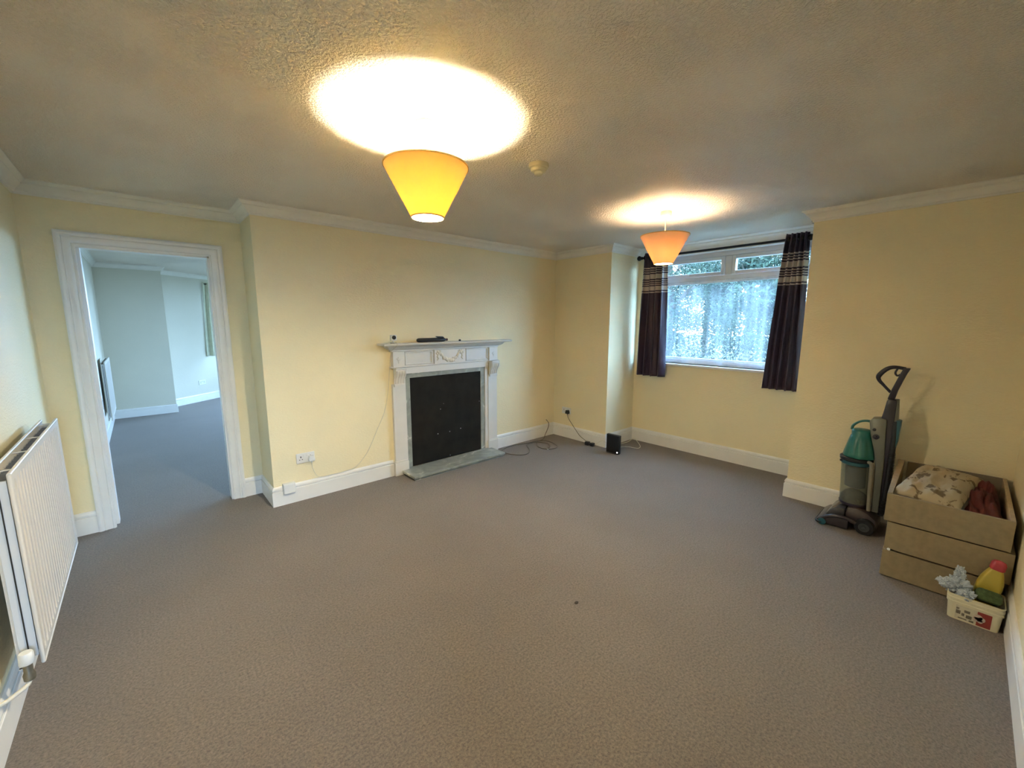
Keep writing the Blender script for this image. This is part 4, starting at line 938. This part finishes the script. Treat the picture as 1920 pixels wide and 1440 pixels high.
# sponge
spm = mat('green_scourer_pad', (.055, .085, .03), .95, noise_amt=.3, noise_scale=60, bump=.003, bump_scale=150)
spn = thing('scouring_sponge', 'green scouring sponge leaning in front of the yellow bottle', 'sponge', (3.045, -.205, .150)); spn.rotation_euler = (math.radians(10), math.radians(-42), math.radians(4))
loft([(.026, .040, .016, 0), (.030, .045, .018, .004), (.030, .045, .018, .020), (.028, .043, .018, .023)], spm, 'pad', spn, smooth=50)
loft([(.028, .043, .018, -.008), (.030, .046, .018, -.005), (.030, .046, .018, 0)], mat('dark_green_pad', (.015, .028, .012), .9, noise_amt=.3, noise_scale=60), 'abrasive_layer', spn, smooth=50)
# bottle
bt = thing('cleaner_bottle', 'yellow cleaning liquid bottle with pink-red cap in the tub', 'bottle', (3.118, -.182, .014)); bt.rotation_euler = (math.radians(9), math.radians(3), 0)
yl = mat('yellow_bottle_plastic', (.42, .33, .05), .35, noise_amt=.05, noise_scale=8)
loft([(.022, .036, .016, 0), (.026, .043, .018, .006), (.026, .045, .018, .17), (.024, .042, .018, .20), (.021, .034, .016, .232), (.018, .026, .014, .256), (.015, .020, .012, .268)], yl, 'bottle_body', bt, smooth=50)
loft([(.018, .024, .014, .262), (.020, .028, .016, .268), (.019, .027, .016, .296), (.015, .021, .012, .308), (.006, .009, .005, .312)], mat('pink_red_cap_plastic', (.38, .045, .06), .35, noise_amt=.05), 'bottle_cap', bt, smooth=50)
bm = bmesh.new(); box(bm, -.0272, -.0262, -.020, .020, .140, .148, .0003); obj('label_mark', bm, mat('brown_ink', (.20, .13, .03), .5, noise_amt=.2), bt)
bk = thing('black_bottle', 'small black capped bottle tucked behind the tub by the wall', 'bottle', (3.181, -.245, 0))
bm = bmesh.new(); lathe(bm, [(.012, .0), (.0135, .004), (.0135, .15), (.010, .165), (.008, .170)], seg=20); obj('bottle_body', bm, M['black'], bk, smooth=40)
bm = bmesh.new(); lathe(bm, [(.010, .168), (.0135, .172), (.0135, .20), (.010, .206), (.001, .207)], seg=20); obj('bottle_cap', bm, M['black'], bk, smooth=40)
bm = bmesh.new(); ball(bm, (0, 0, .003), .012, 10, (1.2, .7, .35)); o = obj('fluff', bm, mat('dark_fluff', (.05, .04, .03), .95, noise_amt=.3, noise_scale=80), smooth=80)
o.location = (1.63, 1.28, 0); tag(o, 'tiny dark bit of fluff in the middle of the carpet', 'fluff')

# ------------------------------------------------------------------ outside the window
struct(obj('ground', B(-30, 60, -30, 40, -.35, -.2), mat('garden_grass', (.030, .045, .025), .95, noise_amt=.35, noise_scale=3)))
def leaves(cs, n, size, seed):
    """many small leaf blades scattered in ellipsoid clumps"""
    rnd_ = random.Random(seed); vs, fs = [], []
    for (c_, s) in cs:
        for _ in range(int(n*s[0]*s[1]*s[2])):
            while True:
                p = Vector((rnd_.uniform(-1, 1), rnd_.uniform(-1, 1), rnd_.uniform(-1, 1)))
                if .3 < p.length < 1: break
            P_ = Vector((c_[0]+p.x*s[0], c_[1]+p.y*s[1], c_[2]+p.z*s[2]))
            d = Vector((rnd_.gauss(0, 1), rnd_.gauss(0, 1), rnd_.gauss(0, 1))).normalized(); e = d.orthogonal().normalized(); q = size*rnd_.uniform(.6, 1.3)
            i = len(vs); vs += [P_-d*q, P_+e*q*.45, P_+d*q, P_-e*q*.45]; fs.append((i, i+1, i+2, i+3))
    bm = bmesh.new(); V_ = [bm.verts.new(v) for v in vs]
    for f in fs: bm.faces.new([V_[i] for i in f])
    return bm
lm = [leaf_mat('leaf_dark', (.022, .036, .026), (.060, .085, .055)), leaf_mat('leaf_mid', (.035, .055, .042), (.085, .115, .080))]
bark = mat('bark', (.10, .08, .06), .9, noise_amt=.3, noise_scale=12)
def tree(x, y, h, r, seed, label, m):
    t = thing('tree', label, 'tree', (x, y, -.2)); rnd_ = random.Random(seed)
    bm = tube(bmesh.new(), [(0, 0, 0), (.1, .05, h*.4), (-.05, .1, h*.75)], [.16, .12, .06], 10, 4)
    for j in range(6):
        q = 2*PI*j/6+rnd_.uniform(-.3, .3); z_ = h*rnd_.uniform(.3, .65)
        tube(bm, [(.05, .05, z_), (math.cos(q)*r*.4, math.sin(q)*r*.4, z_+h*.12), (math.cos(q)*r*.8, math.sin(q)*r*.8, z_+h*.2)], [.05, .035, .015], 6, 3)
    obj('trunk', bm, bark, t, smooth=50)
    cs = [((rnd_.uniform(-r, r)*.75, rnd_.uniform(-r, r)*.75, h*rnd_.uniform(.20, .95)), (r*rnd_.uniform(.25, .42), r*rnd_.uniform(.25, .42), r*rnd_.uniform(.2, .35))) for _ in range(33)]
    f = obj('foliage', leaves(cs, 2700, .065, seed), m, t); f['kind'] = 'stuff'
tree(12.6, 3.1, 5.6, 1.6, 5, 'dark leafy tree seen through the right half of the window', lm[0])
tree(12.6, 6.5, 5.6, 1.6, 13, 'dark leafy tree seen behind the left plum curtain and left fanlight', lm[0])
tree(17.0, 5.6, 6.8, 2.0, 17, 'paler tree further back, between the two nearer dark trees', lm[1])
tree(22.5, 9.5, 8.2, 2.6, 31, 'tallest tree furthest back in the garden', lm[1])
hg = thing('hedge', 'long clipped hedge across the garden behind the net curtain', 'hedge', (9.5, 3, -.2))
cs = [((random.uniform(-.25, .25), -6.5+j*.55, .95+random.uniform(-.1, .16)), (.55, .55, .98)) for j in range(26)]
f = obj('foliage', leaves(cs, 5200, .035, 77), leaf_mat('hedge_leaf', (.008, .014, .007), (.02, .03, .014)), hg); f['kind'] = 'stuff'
bm = bmesh.new()
for j in range(26): tube(bm, [(0, -6.5+j*.55, 0), (.05, -6.45+j*.55, .9)], [.03, .015], 6, 2)
obj('stems', bm, bark, hg)
gw = thing('garden_wall', 'low pale garden wall in front of the hedge, behind the net', 'garden wall', (8.1, 3, -.2))
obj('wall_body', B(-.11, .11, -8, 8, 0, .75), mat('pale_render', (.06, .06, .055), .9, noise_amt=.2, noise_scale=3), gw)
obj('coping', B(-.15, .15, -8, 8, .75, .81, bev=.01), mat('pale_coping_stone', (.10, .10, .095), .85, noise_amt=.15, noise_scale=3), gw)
